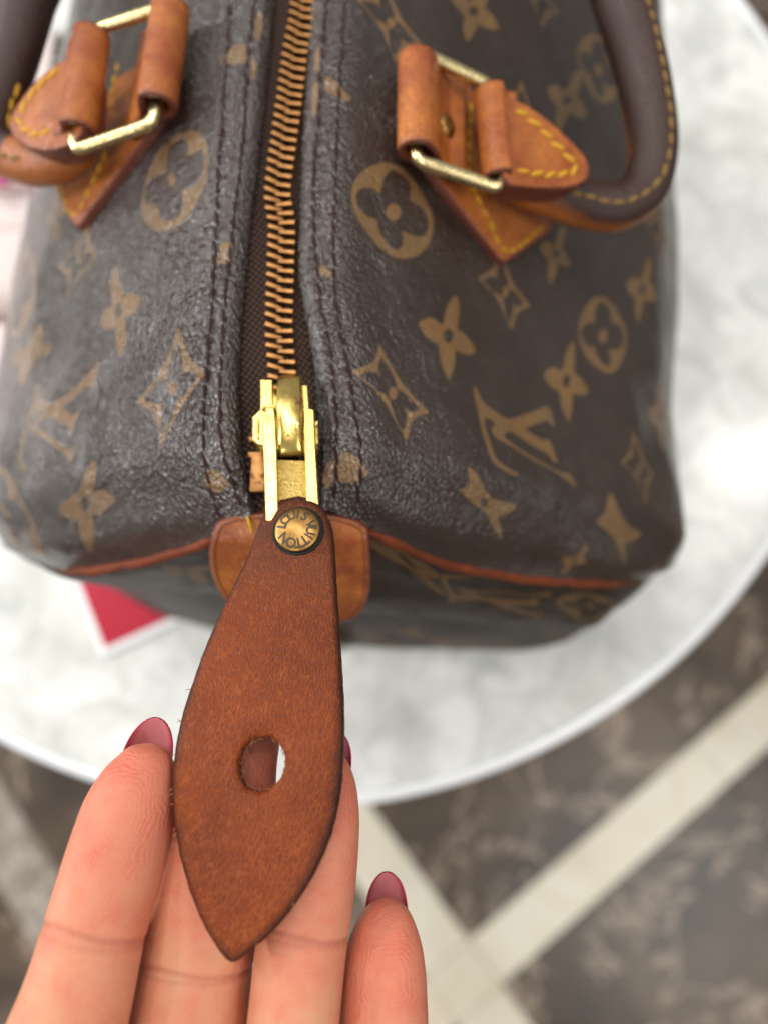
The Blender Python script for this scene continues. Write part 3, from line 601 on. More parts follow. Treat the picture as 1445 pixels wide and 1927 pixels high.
# bridge: tall rounded loop through the pull
mb = MB(); n = 26; Vb = []
for i, t in enumerate(np.linspace(0, 1, n)):
    py = 705 + t*151; hh = .34*math.sin(math.pi*min(1, max(0, (t*.94+.03))))**.42; hw = 24.5 - 4*abs(t-.45); cx = 545 + 3*t
    a, b = LF(cx-hw, py), LF(cx+hw, py); c_ = (a+b)/2; w_ = (b-a)[0]/2
    for th in np.linspace(0, 2*math.pi, 20, endpoint=False):
        ct, st_ = math.cos(th), math.sin(th); x = c_[0] + w_*math.copysign(abs(ct)**.55, ct); z = -.12 + hh*(.5+.5*math.copysign(abs(st_)**.5, st_))
        Vb.append(O + x*rv + c_[1]*dv + z*nv)
Fb = grid_faces(n, 20, cv=True) + [tuple(range(20))[::-1], tuple((n-1)*20 + j for j in range(20))]
fixn(mesh('bridge', Vb, Fb, M_BRASS, slider))

# ---- the pull: metal frame, leather tab, rivet
mb = MB()
plate([(495, 768), (517, 768), (520, 800), (523, 865), (526, 985), (502, 985), (499, 900)], -.12, .10, .016, 70, 0)
plate([(572, 772), (592, 776), (594, 830), (600, 940), (604, 985), (578, 985), (575, 865)], -.12, .10, .016, 70, 0)
plate([(497, 767), (520, 767), (520, 775), (497, 775)], -.10, .12, .02, 40, 0)
pull = fixn(mesh('zipper_pull', *mb.out(), M_BRASS, bag, smooth=False))
mb = MB(); plate([(520, 866), (577, 868), (582, 990), (522, 990)], -.07, .025, .012, 60, 0)
fixn(mesh('grained_plate', *mb.out(), M_BRASSG, pull))

# leather tab, a slightly bowed leaf with a punched hole
TO = atd(555, 1000, 10.85); TE = atd(430, 1815, 8.95); tb = nrm(TE - TO); ta = nrm(Rv - (Rv@tb)*tb); ta = nrm(ta + .10*np.cross(tb, ta)); tn = np.cross(ta, tb); tn = tn if tn@(CAM-TO) > 0 else -tn
def TP(px, py):
    r_ = ray(px, py); t = ((TO-CAM)@tn)/(r_@tn); p = CAM + r_*t - TO; return A(p@ta, p@tb)
out_px = [(552,928),(578,930),(600,944),(615,966),(624,1000),(627,1060),(631,1130),(636,1200),(641,1280),(644,1350),(643,1420),(637,1490),(622,1560),(595,1630),(555,1700),(500,1765),(450,1806),(431,1817),(416,1806),(375,1740),(345,1660),(325,1580),(316,1500),(320,1430),(335,1350),(355,1290),(380,1220),(410,1150),(440,1090),(465,1040),(478,1000),(492,962),(518,938)]
HC = TP(490, 1436); nA = 220
hole = np.array([TP(490 + 46*math.cos(t), 1436 + 55*math.sin(t)) for t in np.linspace(0, 2*math.pi, nA, endpoint=False)])
dense = closed([TP(*q) for q in out_px], 1400, 1)
angd = np.unwrap(np.arctan2(*(dense-HC).T[::-1]));
oa = np.arctan2(dense[:, 1]-HC[1], dense[:, 0]-HC[0]); od = np.argsort(oa); oa_s, de_s = oa[od], dense[od]
# rings share the outline's own even spacing, so the long narrow end keeps its shape
outer = resample(np.vstack([dense, dense[:1]]), nA+1)[:-1]
ah = np.arctan2(outer[:, 1]-HC[1], outer[:, 0]-HC[0])
evn = np.unwrap(ah); lin = np.linspace(evn[0], evn[0] + np.sign(evn[-1]-evn[0])*2*np.pi, nA, endpoint=False); blend = .5*evn + .5*lin
rx = np.linalg.norm(TP(535, 1436)-HC); ry = np.linalg.norm(TP(490, 1489)-HC)
hole = np.stack([HC[0] + rx*np.cos(blend), HC[1] + ry*np.sin(blend)], 1)
for i in range(nA): hole[i] = HC + (hole[i]-HC)*(1 + .045*noise.noise(Vector((hole[i][0]*9, hole[i][1]*9, 0))) + .02*math.sin(i*2.1))
for i in range(nA): outer[i] = outer[i] + nrm(outer[i]-HC)*(.012*noise.noise(Vector((outer[i][0]*7, outer[i][1]*7, 3))))
def bow(P):
    a, b = P[..., 0], P[..., 1]; h = -.05*((b-2.4)/2.6)**2 - .06*(a/1.0)**2
    h = h + .02*np.array([noise.noise(Vector((float(x)*.9, float(y)*.6, 1.0))) for x, y in P.reshape(-1, 2)]).reshape(a.shape); return h
tsteps = [0, .03, .08, .16, .28, .42, .56, .70, .82, .91, .965, 1.0]
V = []; ED = []
th = .20
for t in tsteps:
    P = hole + (outer-hole)*t; h = bow(P); de = np.linalg.norm(P-outer, axis=1); dh = np.linalg.norm(P-hole, axis=1)
    h = h - .05*np.exp(-de/.045) - .035*np.exp(-dh/.04)
    V.append(TO + P[:, :1]*ta + P[:, 1:]*tb + h[:, None]*tn); ED.append(np.exp(-de/.13))
for t in [1.0, .97, .5, .03, 0]:
    P = hole + (outer-hole)*t; h = bow(P) - th; V.append(TO + P[:, :1]*ta + P[:, 1:]*tb + h[:, None]*tn); ED.append(np.full(nA, .7))
# insert the side walls as part of the same ring sequence (closed loop of rings)
Vt = np.vstack(V); Fc = grid_faces(len(V), nA, cu=True, cv=True)
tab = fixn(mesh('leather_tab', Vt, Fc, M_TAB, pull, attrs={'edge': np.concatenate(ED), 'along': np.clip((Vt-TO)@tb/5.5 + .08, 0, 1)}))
# raw fibres on the cut edge and round the hole
mb = MB(); cen = HC
for i in range(64):
    if i < 24:
        j = random.choice([k for k in range(nA) if outer[k][0] < HC[0]-.2] if i < 19 else list(range(nA))); b_ = outer[j]; dr = nrm(b_-HC)
    else:
        j = random.randrange(nA); b_ = hole[j]; dr = -nrm(b_-HC)
    L_ = random.uniform(.03, .11)*(.5 if i >= 24 else .6); side = A(-dr[1], dr[0])*random.uniform(-1, 1)
    pts = [b_ - dr*.02, b_ + dr*L_*.4 + side*L_*.25, b_ + dr*L_*.75 + side*L_*.8, b_ + dr*L_*random.uniform(.6, 1.0) + side*L_*1.3]
    h0 = -.08 - random.uniform(0, .08); P3 = np.array([TO + p[0]*ta + p[1]*tb + (h0 + random.uniform(-.02, .02))*tn for p in pts])
    mb.add(*sweep(catmull(P3, 6), np.linspace(.007, .003, 6), 4))
fz = mesh('raw_fibres', *mb.out(), plain('raw_fibre', (.36, .17, .07), .8, .2), pull); fz['kind'] = 'stuff'
# rivet: domed cap in a verdigris ring
RC = TP(560, 998); RO = TO + RC[0]*ta + RC[1]*tb
def disc(prof, seg=56):
    ang = np.linspace(0, 2*np.pi, seg, endpoint=False)
    V = np.vstack([RO + r*np.cos(ang)[:, None]*ta + r*np.sin(ang)[:, None]*tb + z*tn for r, z in prof]); return V, grid_faces(len(prof), seg, cv=True)
RR = 43*10.8/FPX
fixn(mesh('rivet_washer', *disc([(.01, -.02), (RR*1.02, -.02), (RR*1.10, -.01), (RR*1.15, -.04), (RR*1.12, -.09)]), M_VERD, pull))
def dome(r): 
    x = r/RR; return .02 + .075*math.sqrt(max(0, 1-x**2*.98)) + .012*math.exp(-(x/.38)**4)
rivet = fixn(mesh('rivet', *disc([(.005, dome(0))] + [(RR*q, dome(RR*q)) for q in (.15, .3, .36, .42, .5, .6, .7, .8, .88, .94, .98, 1.0)] + [(RR*1.005, -.05)]), M_RIVET, pull))
def lettering(txt, angs, r0, size, Oc, a_, b_, n_, hf, mat, parent, name='lettering', thick=.012):
    mb = MB()
    for ch, ad in zip(txt, angs):
        cu = bpy.data.curves.new('letter', 'FONT'); cu.body = ch; cu.size = size; cu.extrude = 0; cu.offset = size*.03; cu.align_x = 'CENTER'; cu.align_y = 'CENTER'; cu.resolution_u = 3
        ob = bpy.data.objects.new('letter', cu); COL.objects.link(ob); dg = bpy.context.evaluated_depsgraph_get(); me = bpy.data.meshes.new_from_object(ob.evaluated_get(dg))
        bm = bmesh.new(); bm.from_mesh(me); bmesh.ops.triangulate(bm, faces=bm.faces); bmesh.ops.subdivide_edges(bm, edges=bm.edges, cuts=1)
        bm.verts.index_update(); P = np.array([v.co[:] for v in bm.verts]); Fc = [[v.index for v in f.verts] for f in bm.faces]; bm.free()
        bpy.data.objects.remove(ob); bpy.data.curves.remove(cu); bpy.data.meshes.remove(me)
        if len(P) == 0: continue
        t = math.radians(ad); rad = A(math.cos(t), math.sin(t)); tg = A(math.sin(t), -math.cos(t))       # letters stand outwards, read clockwise
        q = rad*(r0 + P[:, 1:2]) + tg*P[:, :1]; h = np.array([hf(np.linalg.norm(x)) for x in q]) + .004
        W3 = Oc + q[:, :1]*a_ + q[:, 1:]*b_ + h[:, None]*n_; mb.add(W3, Fc)
    return mesh(name, *mb.out(), mat, parent, smooth=False)
LA = [172, 145, 118, 92, 64, 22, -4, -28, -50, -74, -102, -136]
lettering('LOUISVUITTON', LA, RR*.65, RR*.60, RO, ta, -tb, tn, dome, M_DARKL, rivet)

# ------------------------------------------------------------------ leather pieces laid on a mapped surface
def leaf(name, px_poly, mapf, th, mat, parent, n=110, it=2, bev=.05, base=-.02, dome_h=0.0):
    """rounded plate whose outline is px_poly; mapf(px,py) -> point, normal"""
    P = closed(px_poly, n, it); c = P.mean(0); V = []; ED = []
    rings = [(1.0, base), (1.0, th-bev), (.992, th-.35*bev), (.975, th), (.93, th+.1*dome_h), (.84, th+.3*dome_h), (.68, th+.6*dome_h), (.5, th+.8*dome_h), (.3, th+dome_h), (.1, th+dome_h)]
    for k, h in rings:
        for q in c + (P-c)*k:
            p, n_ = mapf(*q); V.append(p + n_*h)
        ED += [1.0 if k > .98 else (.75 if k > .96 else (.35 if k > .9 else 0.0))]*n
    p, n_ = mapf(*c); V.append(p + n_*(th+dome_h)); ED.append(0.0); m_ = len(rings); kx = m_*n
    return fixn(mesh(name, V, grid_faces(m_, n, cv=True) + [((m_-1)*n+j, (m_-1)*n+(j+1) % n, kx) for j in range(n)], mat, parent, attrs={'edge': ED}))
def roll(name, b0, b1, ro, ti, tail_dir, upv, mat, parent, tail=.75, drop=.45, low=.9):
    """leather strap folded round a bar from b0 to b1; both ends leave towards tail_dir"""
    ax = nrm(b1-b0); a = nrm(tail_dir - (tail_dir@ax)*ax); c = nrm(upv - (upv@ax)*ax - (upv@a)*a)
    rm = ro - ti/2; path = [(tail, rm - drop*1.1), (tail*.66, rm - drop), (tail*.46, rm - drop*.72), (tail*.28, rm - drop*.25), (.12, rm)]
    for t in np.linspace(math.pi/2, 3*math.pi/2, 16): path.append((rm*math.cos(t)*1.05, rm*math.sin(t)))
    path += [(low*.3, -rm-.05), (low*.7, -rm-.2), (low, -rm-.35)]
    P = resample(np.array(path), 60); T = nrm(np.gradient(P, axis=0)); Nn = np.stack([-T[:, 1], T[:, 0]], 1)
    L_ = np.linalg.norm(b1-b0); V = []; ED = []; ys = [0, .02, .08, .2, .5, .8, .92, .98, 1.0]
    sec = []
    for y in ys:
        pin = ti/2*(.72 if y in (0, 1.0) else (.94 if y in (.02, .98) else 1.0))
        ring = np.vstack([P + Nn*pin, (P - Nn*pin)[::-1]]); sec.append(ring)
        for q in ring: V.append(b0 + ax*L_*y + a*q[0] + c*q[1])
        ED += [1.0 if y in (0, 1.0) else (.6 if y in (.02, .98) else 0.0)]*len(ring)
    m_ = len(sec[0]); Fc = grid_faces(len(ys), m_, cv=True)
    h = m_//2
    for k, st_ in ((0, 0), (1, (len(ys)-1)*m_)):
        for j in range(h-1): Fc.append((st_+j, st_+j+1, st_+m_-2-j, st_+m_-1-j))
    return fixn(mesh(name, V, Fc, mat, parent, attrs={'edge': ED}))
def ring_loop(name, corners, r, mat, parent, rad=.22):
    P = np.asarray(corners, float); pts = []
    for i in range(4):
        p, a, b = P[i], P[i-1], P[(i+1) % 4]; da, db = nrm(a-p)*rad, nrm(b-p)*rad
        for t in np.linspace(0, 1, 8): pts.append((1-t)**2*(p+da) + 2*t*(1-t)*p + t*t*(p+db))
    pts = resample(np.vstack([pts, pts[:1]]), 121)[:-1]; T = nrm(np.roll(pts, -1, 0)-np.roll(pts, 1, 0)); ctr = P.mean(0); nn = nrm(np.cross(P[1]-P[0], P[3]-P[0]))
    V = []; ang = np.linspace(0, 2*np.pi, 16, endpoint=False)
    for p, t in zip(pts, T):
        b = np.cross(t, nn); V.append(p + r*(np.sign(np.cos(ang))*np.abs(np.cos(ang))**.7)[:, None]*b + r*.95*(np.sign(np.sin(ang))*np.abs(np.sin(ang))**.7)[:, None]*nn)
    return fixn(mesh(name, np.vstack(V), grid_faces(len(pts), 16, cu=True, cv=True), mat, parent))
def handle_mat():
    m = NT('handle_leather'); v = m.obj(); a = m.attr('patina_shade').outputs['Fac']; n1 = m.noise(v, 2, 4, .6); n2 = m.noise(v, 12, 4, .6)
    col = m.mix(m.val(m.math('ADD', a, m.val(n1, 0, 1, -.2, .2)), .25, .75), (.40, .115, .022), (.026, .010, .0065))  # dark tone: hand-oil patina, deepened to paint in shade inside the handle loop
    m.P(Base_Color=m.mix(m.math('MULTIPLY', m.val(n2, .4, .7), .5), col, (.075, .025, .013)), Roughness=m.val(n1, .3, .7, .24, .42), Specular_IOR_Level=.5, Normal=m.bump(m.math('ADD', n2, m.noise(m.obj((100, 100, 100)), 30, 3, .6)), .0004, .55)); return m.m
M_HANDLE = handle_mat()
def tube_handle(name, pts, rad, pat, parent, flat=1.0):
    P = catmull(pts, 160); u = np.linspace(0, 1, 160); r = np.interp(u, rad[0], rad[1]); V, Fc = sweep(P, r, 28, flat=flat)
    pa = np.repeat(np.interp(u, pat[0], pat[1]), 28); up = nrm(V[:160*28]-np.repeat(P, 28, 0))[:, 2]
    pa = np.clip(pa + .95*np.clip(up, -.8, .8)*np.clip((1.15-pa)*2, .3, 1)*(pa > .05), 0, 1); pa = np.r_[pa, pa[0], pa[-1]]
    # the sewn seam: a shallow ridge along the tube
    return fixn(mesh(name, V, Fc, M_HANDLE, parent, attrs={'patina_shade': pa})), P, r

def inset(poly, c, k, pull_c): return c + (np.asarray(poly, float)-c)*k
# ---- right-hand handle
sm = lambda surf: (lambda x, y: surf.hit(x, y)[:2])
bR = [onz(784, 96, 18.35), onz(783, 302, 18.35), onz(941, 356, 18.0), onz(922, 162, 18.0)]
hR = leaf('handle', [(748, 170), (745, 262), (918, 480), (937, 503), (956, 491), (1020, 446), (1036, 430), (1000, 330), (880, 170), (812, 118)], sm(SR), .17, M_TAN, bag, it=1)
ring_loop('buckle_ring', bR, .115, M_RING, hR)
strapR = roll('strap_loop', bR[0] + .06*(bR[1]-bR[0]), bR[1] - .07*(bR[1]-bR[0]), .33, .13, A(1, 0, -.25), A(0, 0, 1), M_TAN, hR, 1.05, .62)
roll('strap_loop', bR[3] + .05*(bR[2]-bR[3]), bR[2] - .09*(bR[2]-bR[3]), .30, .13, A(1, 0, -.1), A(0, 0, 1), M_TAN, hR, .45, .25, .18)
def lf_R(x, y):
    p = onz(x, y, 18.15 - max(0, x-930)/150*.72); return p, nrm(A(.30, -.15, .95))
leaf_R = leaf('end_flap', [(915, 178), (958, 190), (1008, 218), (1070, 272), (1104, 312), (1102, 346), (1060, 362), (990, 360), (935, 354)], lf_R, .13, M_TAN, hR, it=2, base=-.42, bev=.09)
q = catmull([(962, 212), (1000, 240), (1040, 280), (1070, 312), (1072, 328), (1030, 335), (985, 330), (965, 322)], 90); pp = np.array([lf_R(*x)[0] + lf_R(*x)[1]*.13 for x in q]); nn = np.array([lf_R(*x)[1] for x in q])
stitch_line(pp, nn, ST_Y, hR, .285, .002, .30)
for line in ([(874, 200), (872, 330), (905, 415), (943, 478), (1010, 432)], ):
    p, n_ = on_surf(SR, line, 120); stitch_line(p + n_*.17, n_, ST_Ys, hR, .265, .004, .1)
ph = [onz(930, 318, 17.35), onz(1000, 350, 17.05), onz(1090, 380, 16.55), onz(1160, 388, 16.4), onz(1212, 352, 16.4), onz(1228, 280, 16.6), onz(1218, 190, 16.8), onz(1195, 90, 17.0), onz(1160, -20, 17.2), onz(1120, -150, 17.0), A(4.6, 19.5, 16.6), A(2.6, 20.5, 16.8)]
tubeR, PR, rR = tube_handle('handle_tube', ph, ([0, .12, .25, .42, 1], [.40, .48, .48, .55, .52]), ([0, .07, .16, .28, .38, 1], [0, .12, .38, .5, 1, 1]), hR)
def seam(P, r, i0, i1, parent, ang, me=ST_O, pitch=.3, sc=1.0):
    T = nrm(np.gradient(P, axis=0)); a = nrm(np.cross(T, A(0, 0, 1))); b = np.cross(a, T); d_ = math.cos(ang)*a + math.sin(ang)*b
    stitch_line((P + d_*r[:, None])[i0:i1], d_[i0:i1], me, parent, pitch, .0, .1, sc)
seam(PR, rR, 14, 132, tubeR, math.radians(66))
# rivet on the strap
rl = strapR.data; rb = BVHTree.FromPolygons([v.co/S for v in rl.vertices], [tuple(p.vertices) for p in rl.polygons])
pr_, nr_, _, _ = rb.ray_cast(Vector(CAM), Vector(nrm(ray(843, 237)))); pr_ = np.array(pr_); nr_ = np.array(nr_)
def small_rivet(p, n_, r, parent):
    a = nrm(np.cross(n_, A(0, 0, 1))); b = np.cross(n_, a); ang = np.linspace(0, 2*np.pi, 32, endpoint=False); V = []
    pf = [(.005, .075), (.3*r, .072), (.6*r, .06), (.85*r, .04), (r, .01), (r*1.02, -.08)]
    for rr, z in pf: V.append(p + rr*np.cos(ang)[:, None]*a + rr*np.sin(ang)[:, None]*b + z*n_)
    o = fixn(mesh('rivet', np.vstack(V), grid_faces(len(pf), 32, cv=True), M_RIVET, parent))
    mb = MB()
    for k in range(12):
        t = k*math.pi/6; c = math.cos(t)*a + math.sin(t)*b; tg = np.cross(n_, c); P = np.array([p + c*r*.45 + n_*.07, p + c*r*.8 + n_*.05]); mb.add(*sweep(P, .012, 5, up=tuple(n_)))
    return o, mb
rv_o, mbx = small_rivet(pr_, nr_, .24, hR)

# ---- left-hand handle
bL = [onz(322, 10, 18.35), onz(290, 232, 18.35), onz(139, 284, 18.05), onz(174, 58, 18.05)]
hL = leaf('handle', [(258, 120), (338, 150), (336, 205), (176, 414), (156, 439), (146, 424), (118, 366), (112, 348), (170, 250)], sm(SL), .17, M_TAN, bag, it=1)
ring_loop('buckle_ring', bL, .105, M_RING, hL)
roll('strap_loop', bL[0] + .03*(bL[1]-bL[0]), bL[1] - .13*(bL[1]-bL[0]), .36, .13, A(-1, 0, -.3), A(0, 0, 1), M_TAN, hL, .8, .6)
roll('strap_loop', bL[3] + .04*(bL[2]-bL[3]), bL[2] - .14*(bL[2]-bL[3]), .345, .13, A(-1, 0, -.2), A(0, 0, 1), M_TAN, hL, .45, .3, .18)
def lf_L(x, y):
    p = onz(x, y, 18.15 - max(0, 170-x)/150*.9); return p, nrm(A(-.30, -.15, .95))
leaf('end_flap', [(178, 105), (128, 118), (70, 165), (30, 222), (26, 258), (62, 288), (120, 292), (172, 262)], lf_L, .14, M_TAN, hL, it=2, base=-.40, bev=.09)
q = catmull([(120, 140), (85, 168), (58, 205), (48, 235), (70, 258), (105, 256)], 90); pp = np.array([lf_L(*x)[0] + lf_L(*x)[1]*.14 for x in q]); nn = np.array([lf_L(*x)[1] for x in q])
stitch_line(pp, nn, ST_Y, hL, .27, .002, .30)
for line in ([(236, 128), (226, 180), (228, 235)], [(122, 342), (152, 412), (190, 350), (215, 290)]):
    p, n_ = on_surf(SL, line, 100); stitch_line(p + n_*.17, n_, ST_Ys, hL, .265, .004, .1)
ph = [onz(150, 283, 17.3), onz(95, 306, 16.9), onz(40, 300, 16.7), onz(-8, 272, 16.7), onz(-14, 215, 16.9), onz(8, 150, 17.0), onz(30, 80, 17.2), onz(53, 0, 17.3), onz(80, -90, 17.4), A(-7.0, 18.5, 17.0), A(-5.6, 20.4, 16.8)]
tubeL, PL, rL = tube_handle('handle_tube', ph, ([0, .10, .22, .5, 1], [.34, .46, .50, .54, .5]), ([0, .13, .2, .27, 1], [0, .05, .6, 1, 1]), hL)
seam(PL, rL, 14, 132, tubeL, math.radians(122))
seam(PL, rL, 22, 44, tubeL, math.radians(20), ST_Y)

# ---- leather piece closing the zipper end
def et(x, y):
    z = np.interp(y, [950, 1010, 1060, 1120, 1175], [18.05, 17.85, 17.45, 16.9, 16.35]); p = onz(x, y, z) ; p = p + A(0, 0, -.10*((x-545)/150)**2); return p, nrm(A(0.0, -.45, .9))
tabpoly = [(420, 960), (690, 962), (697, 1030), (699, 1085), (692, 1130), (672, 1160), (620, 1172), (545, 1172), (470, 1160), (425, 1128), (403, 1090), (392, 1045), (397, 1000)]
et_o = leaf('end_tab', tabpoly, et, .16, M_TAN, bag, n=140, it=2, bev=.09)
P = closed(tabpoly, 120, 2); c = P.mean(0); P = c + (P-c)*.925; V = []
ln = np.array([et(*q)[0] + et(*q)[1]*.165 for q in P]); V, Fc = sweep(np.vstack([ln, ln[:1]]), .013, 8, cap=False); mesh('crease_line', V, Fc, leather('dark_leather', (.24, .07, .025), (.16, .045, .02), (.10, .03, .01)), et_o)
mesh('loose_thread', *sweep(catmull([onz(466, 972, 18.1), onz(470, 985, 18.15), onz(476, 1003, 18.1)], 12), .025, 6), M_YEL, et_o)
# strap end hanging under the tab
V, Fc = bev_box(.55, .35, 3.2, .08); mesh('lock_strap', V + onz(650, 1205, 5.0), Fc, plain('dark_strap', (.045, .03, .024), .5), bag)
V, Fc = bev_box(.24, .30, 3.6, .08); mesh('lock_clasp', V + onz(637, 1212, 5.2) + A(0, -.05, 0), Fc, plain('dull_brass', (.32, .22, .08), .35), bag)

# ------------------------------------------------------------------ red card and pale cloth on the table
c0 = onz(194, 1238, 0); u1 = A(.904, .427, 0); u2 = A(-.389, .921, 0); u2 = nrm(u2 - (u2@u1)*u1)
card = thing('gift_card', c0 + u1*4 + u2*4, 'red card with a white edge lying on marble under the bag corner', 'card')
V, Fc = bev_box(9, 9, .18, .05); mesh('card_stock', c0 + u1*4.5 + u2*4.5 + V[:, :1]*u1 + V[:, 1:2]*u2 + V[:, 2:]*A(0, 0, 1) + A(0, 0, .10), Fc, plain('white_card', (.80, .80, .80), .4, .4, .02, 2), card)
V, Fc = bev_box(8.2, 8.2, .05, .02); mesh('red_face', c0 + u1*(.28+4.1) + u2*(.28+4.1) + V[:, :1]*u1 + V[:, 1:2]*u2 + V[:, 2:]*A(0, 0, 1) + A(0, 0, .20), Fc, plain('red_card', (.43, .012, .035), .4, .4, .06, 3), card)
M_PALE = plain('pale_pink_cloth', (.74, .64, .61), .8, .2, .03, 2)
cl = thing('folded_cloth', (-20, 19, 0), 'pale pinkish white folded cloth beside the left side of the bag', 'cloth')
edges = [8.5, 14.2, 18.0, 19.9, 23.5, 28]
for i in range(5):
    y0, y1 = edges[i], edges[i+1]; n = 24; V = []
    for x in np.linspace(-27, -14.3, 30):
        for t in np.linspace(0, 1, n):
            a = math.pi*t; yy = (y0+y1)/2 - (y1-y0)/2*math.copysign(abs(math.cos(a))**.6, math.cos(a)); z = .05 + (2.2+.25*math.sin(i*2.2))*abs(math.sin(a))**.45 + .12*noise.noise(Vector((x*.3, yy*.4, i)))
            V.append((x, yy + .22*(x+20)*(.12 if i % 2 else -.1), max(.02, z)))
    mesh('fold', V, grid_faces(30, n), M_PALE, cl)
V, Fc = bev_box(1.2, .8, .5, .2); mesh('pink_trim', V + onz(-8, 330, 3.0), Fc, plain('hot_pink', (.85, .12, .38), .5), cl)

# ------------------------------------------------------------------ hand: four fingers and the palm they grow from, one skin
hand = thing('hand', onz(430, 2150, 22) , 'left hand with glossy pink almond nails holding the leather zipper pull', 'hand')
fing = {
 'index':  ([(287, 1398, 4), (284, 1410, 36), (275, 1440, 57), (260, 1480, 74), (239, 1540, 86), (211, 1640, 92), (177, 1760, 95), (145, 1880, 103), (120, 1960, 112), (70, 2120, 124), (20, 2300, 140)], ([1398, 1540, 1760, 2300], [10.25, 10.02, 9.45, 8.45])),
 'middle': ([(487, 1312, 4), (485, 1325, 40), (470, 1360, 62), (449, 1440, 74), (432, 1520, 90), (407, 1620, 104), (381, 1740, 109), (364, 1850, 110), (355, 1940, 114), (333, 2120, 124), (310, 2320, 140)], ([1312, 1440, 1620, 1800, 2320], [11.1, 10.8, 10.5, 10.3, 8.95])),
 'ring':   ([(612, 1402, 4), (610, 1412, 30), (607, 1440, 54), (603, 1480, 70), (597, 1550, 81), (586, 1650, 86), (565, 1800, 87), (552, 1927, 88), (545, 2000, 92), (530, 2150, 105), (520, 2330, 125)], ([1402, 1480, 1650, 1800, 2330], [10.65, 10.52, 10.2, 9.9, 8.7])),
 'pinky':  ([(727, 1688, 4), (727, 1697, 26), (727, 1718, 46), (726, 1745, 60), (724, 1790, 74), (722, 1850, 82), (721, 1927, 86), (718, 2020, 90), (712, 2150, 98), (705, 2330, 112)], ([1688, 1850, 2330], [10.55, 10.3, 9.1])),
}
mb = MB(); CL = {}
for nm, (pts, dz) in fing.items():
    ys = np.array([p[1] for p in pts], float); dep = np.interp(ys, *dz)
    C3 = np.array([atd(p[0], p[1], dd) for p, dd in zip(pts, dep)]); r3 = np.array([p[2] for p in pts])*dep/FPX
    key = np.r_[0, np.cumsum(np.linalg.norm(np.diff(C3, axis=0), axis=1))]; q = np.concatenate([np.linspace(0, key[3], 16, endpoint=False), np.linspace(key[3], key[-1], 70)])
    Cc = pchip(key, C3, q); rr = pchip(key, r3, q)
    T = nrm(np.gradient(Cc, axis=0)); ang = np.linspace(0, 2*np.pi, 40, endpoint=False); V = []
    for p, t, r in zip(Cc, T, rr):
        a = nrm(np.cross(t, nrm(CAM-p))); b = np.cross(a, t); ct, st_ = np.cos(ang), np.sin(ang)
        V.append(p + (1.0 if nm == 'index' else .985)*r*(np.sign(ct)*np.abs(ct)**.92)[:, None]*a + .92*r*(np.sign(st_)*np.abs(st_)**.92)[:, None]*b)
    n = len(Cc); Fc = grid_faces(n, 40, cv=True) + [tuple(range(40))[::-1], tuple((n-1)*40+j for j in range(40))]
    mb.add(np.vstack(V), Fc); CL[nm] = (Cc, rr, q)
# palm, thumb root and wrist (below the frame)
kn = [CL[k][0][-4] for k in ('index', 'middle', 'ring', 'pinky')]; kc = np.mean(kn, 0); across = nrm(kn[3]-kn[0]); down = nrm(np.mean([CL[k][0][-1]-CL[k][0][-8] for k in CL], 0)); pn = nrm(np.cross(across, down))
def tubeblock(ctrs, ws, hs):
    V = []; ang = np.linspace(0, 2*np.pi, 40, endpoint=False)
    for c_, w_, h_ in zip(ctrs, ws, hs):
        ct, st_ = np.cos(ang), np.sin(ang); V.append(c_ + w_*(np.sign(ct)*np.abs(ct)**.75)[:, None]*across + h_*(np.sign(st_)*np.abs(st_)**.8)[:, None]*pn)
    n = len(ctrs); return np.vstack(V), grid_faces(n, 40, cv=True) + [tuple(range(40))[::-1], tuple((n-1)*40+j for j in range(40))]
wid = np.linalg.norm(kn[3]-kn[0])/2
mb.add(*tubeblock([kc + down*x for x in (-.3, .2, 1.5, 3.5, 5.5, 7.2, 8.6, 10.5)], [wid+.3, wid+.65, wid+.8, wid+.75, wid+.4, wid-.1, wid-.35, wid-.3], [.5, .85, 1.15, 1.3, 1.35, 1.25, 1.15, 1.2]))
tp = catmull([kc + down*6.2 - across*1.2, kc + down*4.0 - across*3.3, kc + down*1.8 - across*4.6 + pn*.4, kc - down*.4 - across*5.0 + pn*.6], 30); mb.add(*sweep(tp, np.interp(np.linspace(0, 1, 30), [0, .4, .8, .95, 1], [1.4, 1.15, .95, .75, .4]), 28, up=tuple(pn)))
V, Fc = mb.out(); tmp = bpy.data.objects.new('hand_skin', mdata('hand_skin', V, Fc, M_SKIN)); COL.objects.link(tmp); fixn(tmp)
md = tmp.modifiers.new('r', 'REMESH'); md.mode = 'VOXEL'; md.voxel_size = .00031; md.use_smooth_shade = True
md = tmp.modifiers.new('s', 'SMOOTH'); md.factor = .5; md.iterations = 6
dg = bpy.context.evaluated_depsgraph_get(); me = bpy.data.meshes.new_from_object(tmp.evaluated_get(dg)); COL.objects.unlink(tmp); bpy.data.objects.remove(tmp)
nv_ = len(me.vertices); co = np.empty(nv_*3, np.float32); me.vertices.foreach_get('co', co); co = co.reshape(-1, 3)/S
pad = np.zeros((nv_, 3), np.float32); crease = np.zeros(nv_, np.float32); best = np.full(nv_, 1e9)
whorl = dict(index=(1.15, 0), middle=(1.2, 0), ring=(1.1, 0), pinky=(1.0, 0)); crs = dict(index=[2.30, 2.42, 4.4], middle=[3.55, 3.66], ring=[2.35, 2.44, 4.3], pinky=[2.1, 4.0])
disp = np.zeros(nv_, np.float32)
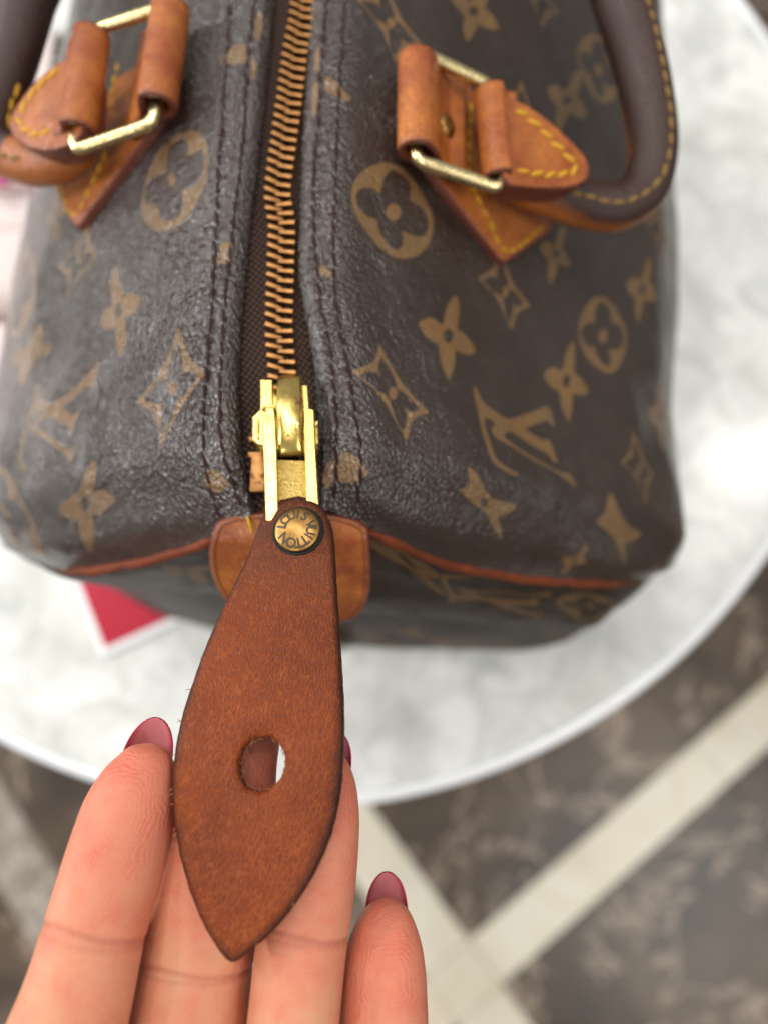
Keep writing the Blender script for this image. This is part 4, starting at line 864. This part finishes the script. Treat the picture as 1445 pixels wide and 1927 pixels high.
for nm, (Cc, rr, q) in CL.items():
    for s0 in range(0, nv_, 40000):
        sl = slice(s0, s0+40000); d2 = ((co[sl, None, :]-Cc[None])**2).sum(-1); j = d2.argmin(1); dd = np.sqrt(d2[np.arange(len(j)), j]) - rr[j]
        ok = dd < best[sl]; best[sl][ok] = dd[ok]
        rel = co[sl] - Cc[j]; T = nrm(np.gradient(Cc, axis=0))[j]; al = q[j] + (rel*T).sum(1); ac = (rel*Rv).sum(1)
        pd = np.stack([ac, al - whorl[nm][0], al], 1); pad[sl][ok] = pd[ok]
        cr = np.zeros(len(j))
        for i, cpos in enumerate(crs[nm]):
            wob = .05*np.array([noise.noise(Vector((float(x)*1.6, i*3.1, 0))) for x in ac]); cr += (.9 if i == 0 else .5)*np.exp(-((al-cpos-wob+.10*ac**2*(1 if i % 2 else -.4))/.035)**2)
        crease[sl][ok] = cr[ok]
nrmv = np.empty(nv_*3, np.float32); me.vertices.foreach_get('normal', nrmv); nrmv = nrmv.reshape(-1, 3)
co2 = co - nrmv*(crease*.022)[:, None]; me.vertices.foreach_set('co', (co2*S).astype(np.float32).ravel())
a = me.attributes.new('pad', 'FLOAT_VECTOR', 'POINT'); a.data.foreach_set('vector', pad.ravel()); a = me.attributes.new('crease', 'FLOAT', 'POINT'); a.data.foreach_set('value', np.clip(crease, 0, 1))
me.name = 'skin'; me.materials.clear(); me.materials.append(M_SKIN); me.polygons.foreach_set('use_smooth', [True]*len(me.polygons)); me.update()
link(bpy.data.objects.new('skin', me), hand)
def nail(base_px, tip_px, hw_px, dep0, dep1, curve, roll_=0.0):
    """curved almond shell growing from behind the finger tip"""
    B = atd(*base_px, dep0); Tp = atd(*tip_px, dep1); ax = Tp-B; L_ = np.linalg.norm(ax); ax = ax/L_; r_ = nrm(Rv - (Rv@ax)*ax); n_ = np.cross(r_, ax); n_ = n_ if n_@(CAM-B) > 0 else -n_
    w0 = hw_px*dep0/FPX; nu, nvv = 20, 26; V = []; ED = []
    for sgn, th_ in ((1, 0.0), (-1, -.045)):
        for i in range(nu+1):
            t = math.sin(i/nu*math.pi/2); w_ = w0*(1-max(0, (t-.35)/.65)**2.4)**.5 if t > .35 else w0*(.92+.08*t/.35); w_ = max(w_, .012)
            for j in range(nvv+1):
                a_ = (j/nvv-.5)*2; cc = curve*w0*(1-math.sqrt(max(0, 1-(a_*w_/w0*.96)**2)))
                V.append(B + ax*L_*t*.985 + r_*a_*w_ + n_*(cc + th_ - .10*math.sin(t*math.pi)*L_*.5)); ED.append(max(abs(a_)**4, .75*max(0, t-.8)/.2*0 + .9*max(0, .25-t)/.25))
    m1 = nvv+1; k = (nu+1)*m1; Fc = grid_faces(nu+1, m1) + [tuple(x+k for x in f[::-1]) for f in grid_faces(nu+1, m1)]
    loop = [j for j in range(m1)] + [i*m1+nvv for i in range(1, nu+1)] + [nu*m1+j for j in range(nvv-1, -1, -1)] + [i*m1 for i in range(nu-1, 0, -1)]
    for x, y in zip(loop, loop[1:]+loop[:1]): Fc.append((x, y, y+k, x+k))
    return fixn(mesh('nail', V, Fc, M_NAIL, hand, attrs={'edge': ED}))
nail((268, 1490), (297, 1350), 47, 10.62, 10.5, .85)
nail((470, 1400), (495, 1250), 47, 11.35, 11.5, .85)
nail((612, 1490), (634, 1375), 40, 11.0, 11.0, .85)
nail((727, 1760), (728, 1641), 40, 10.97, 10.86, .85)
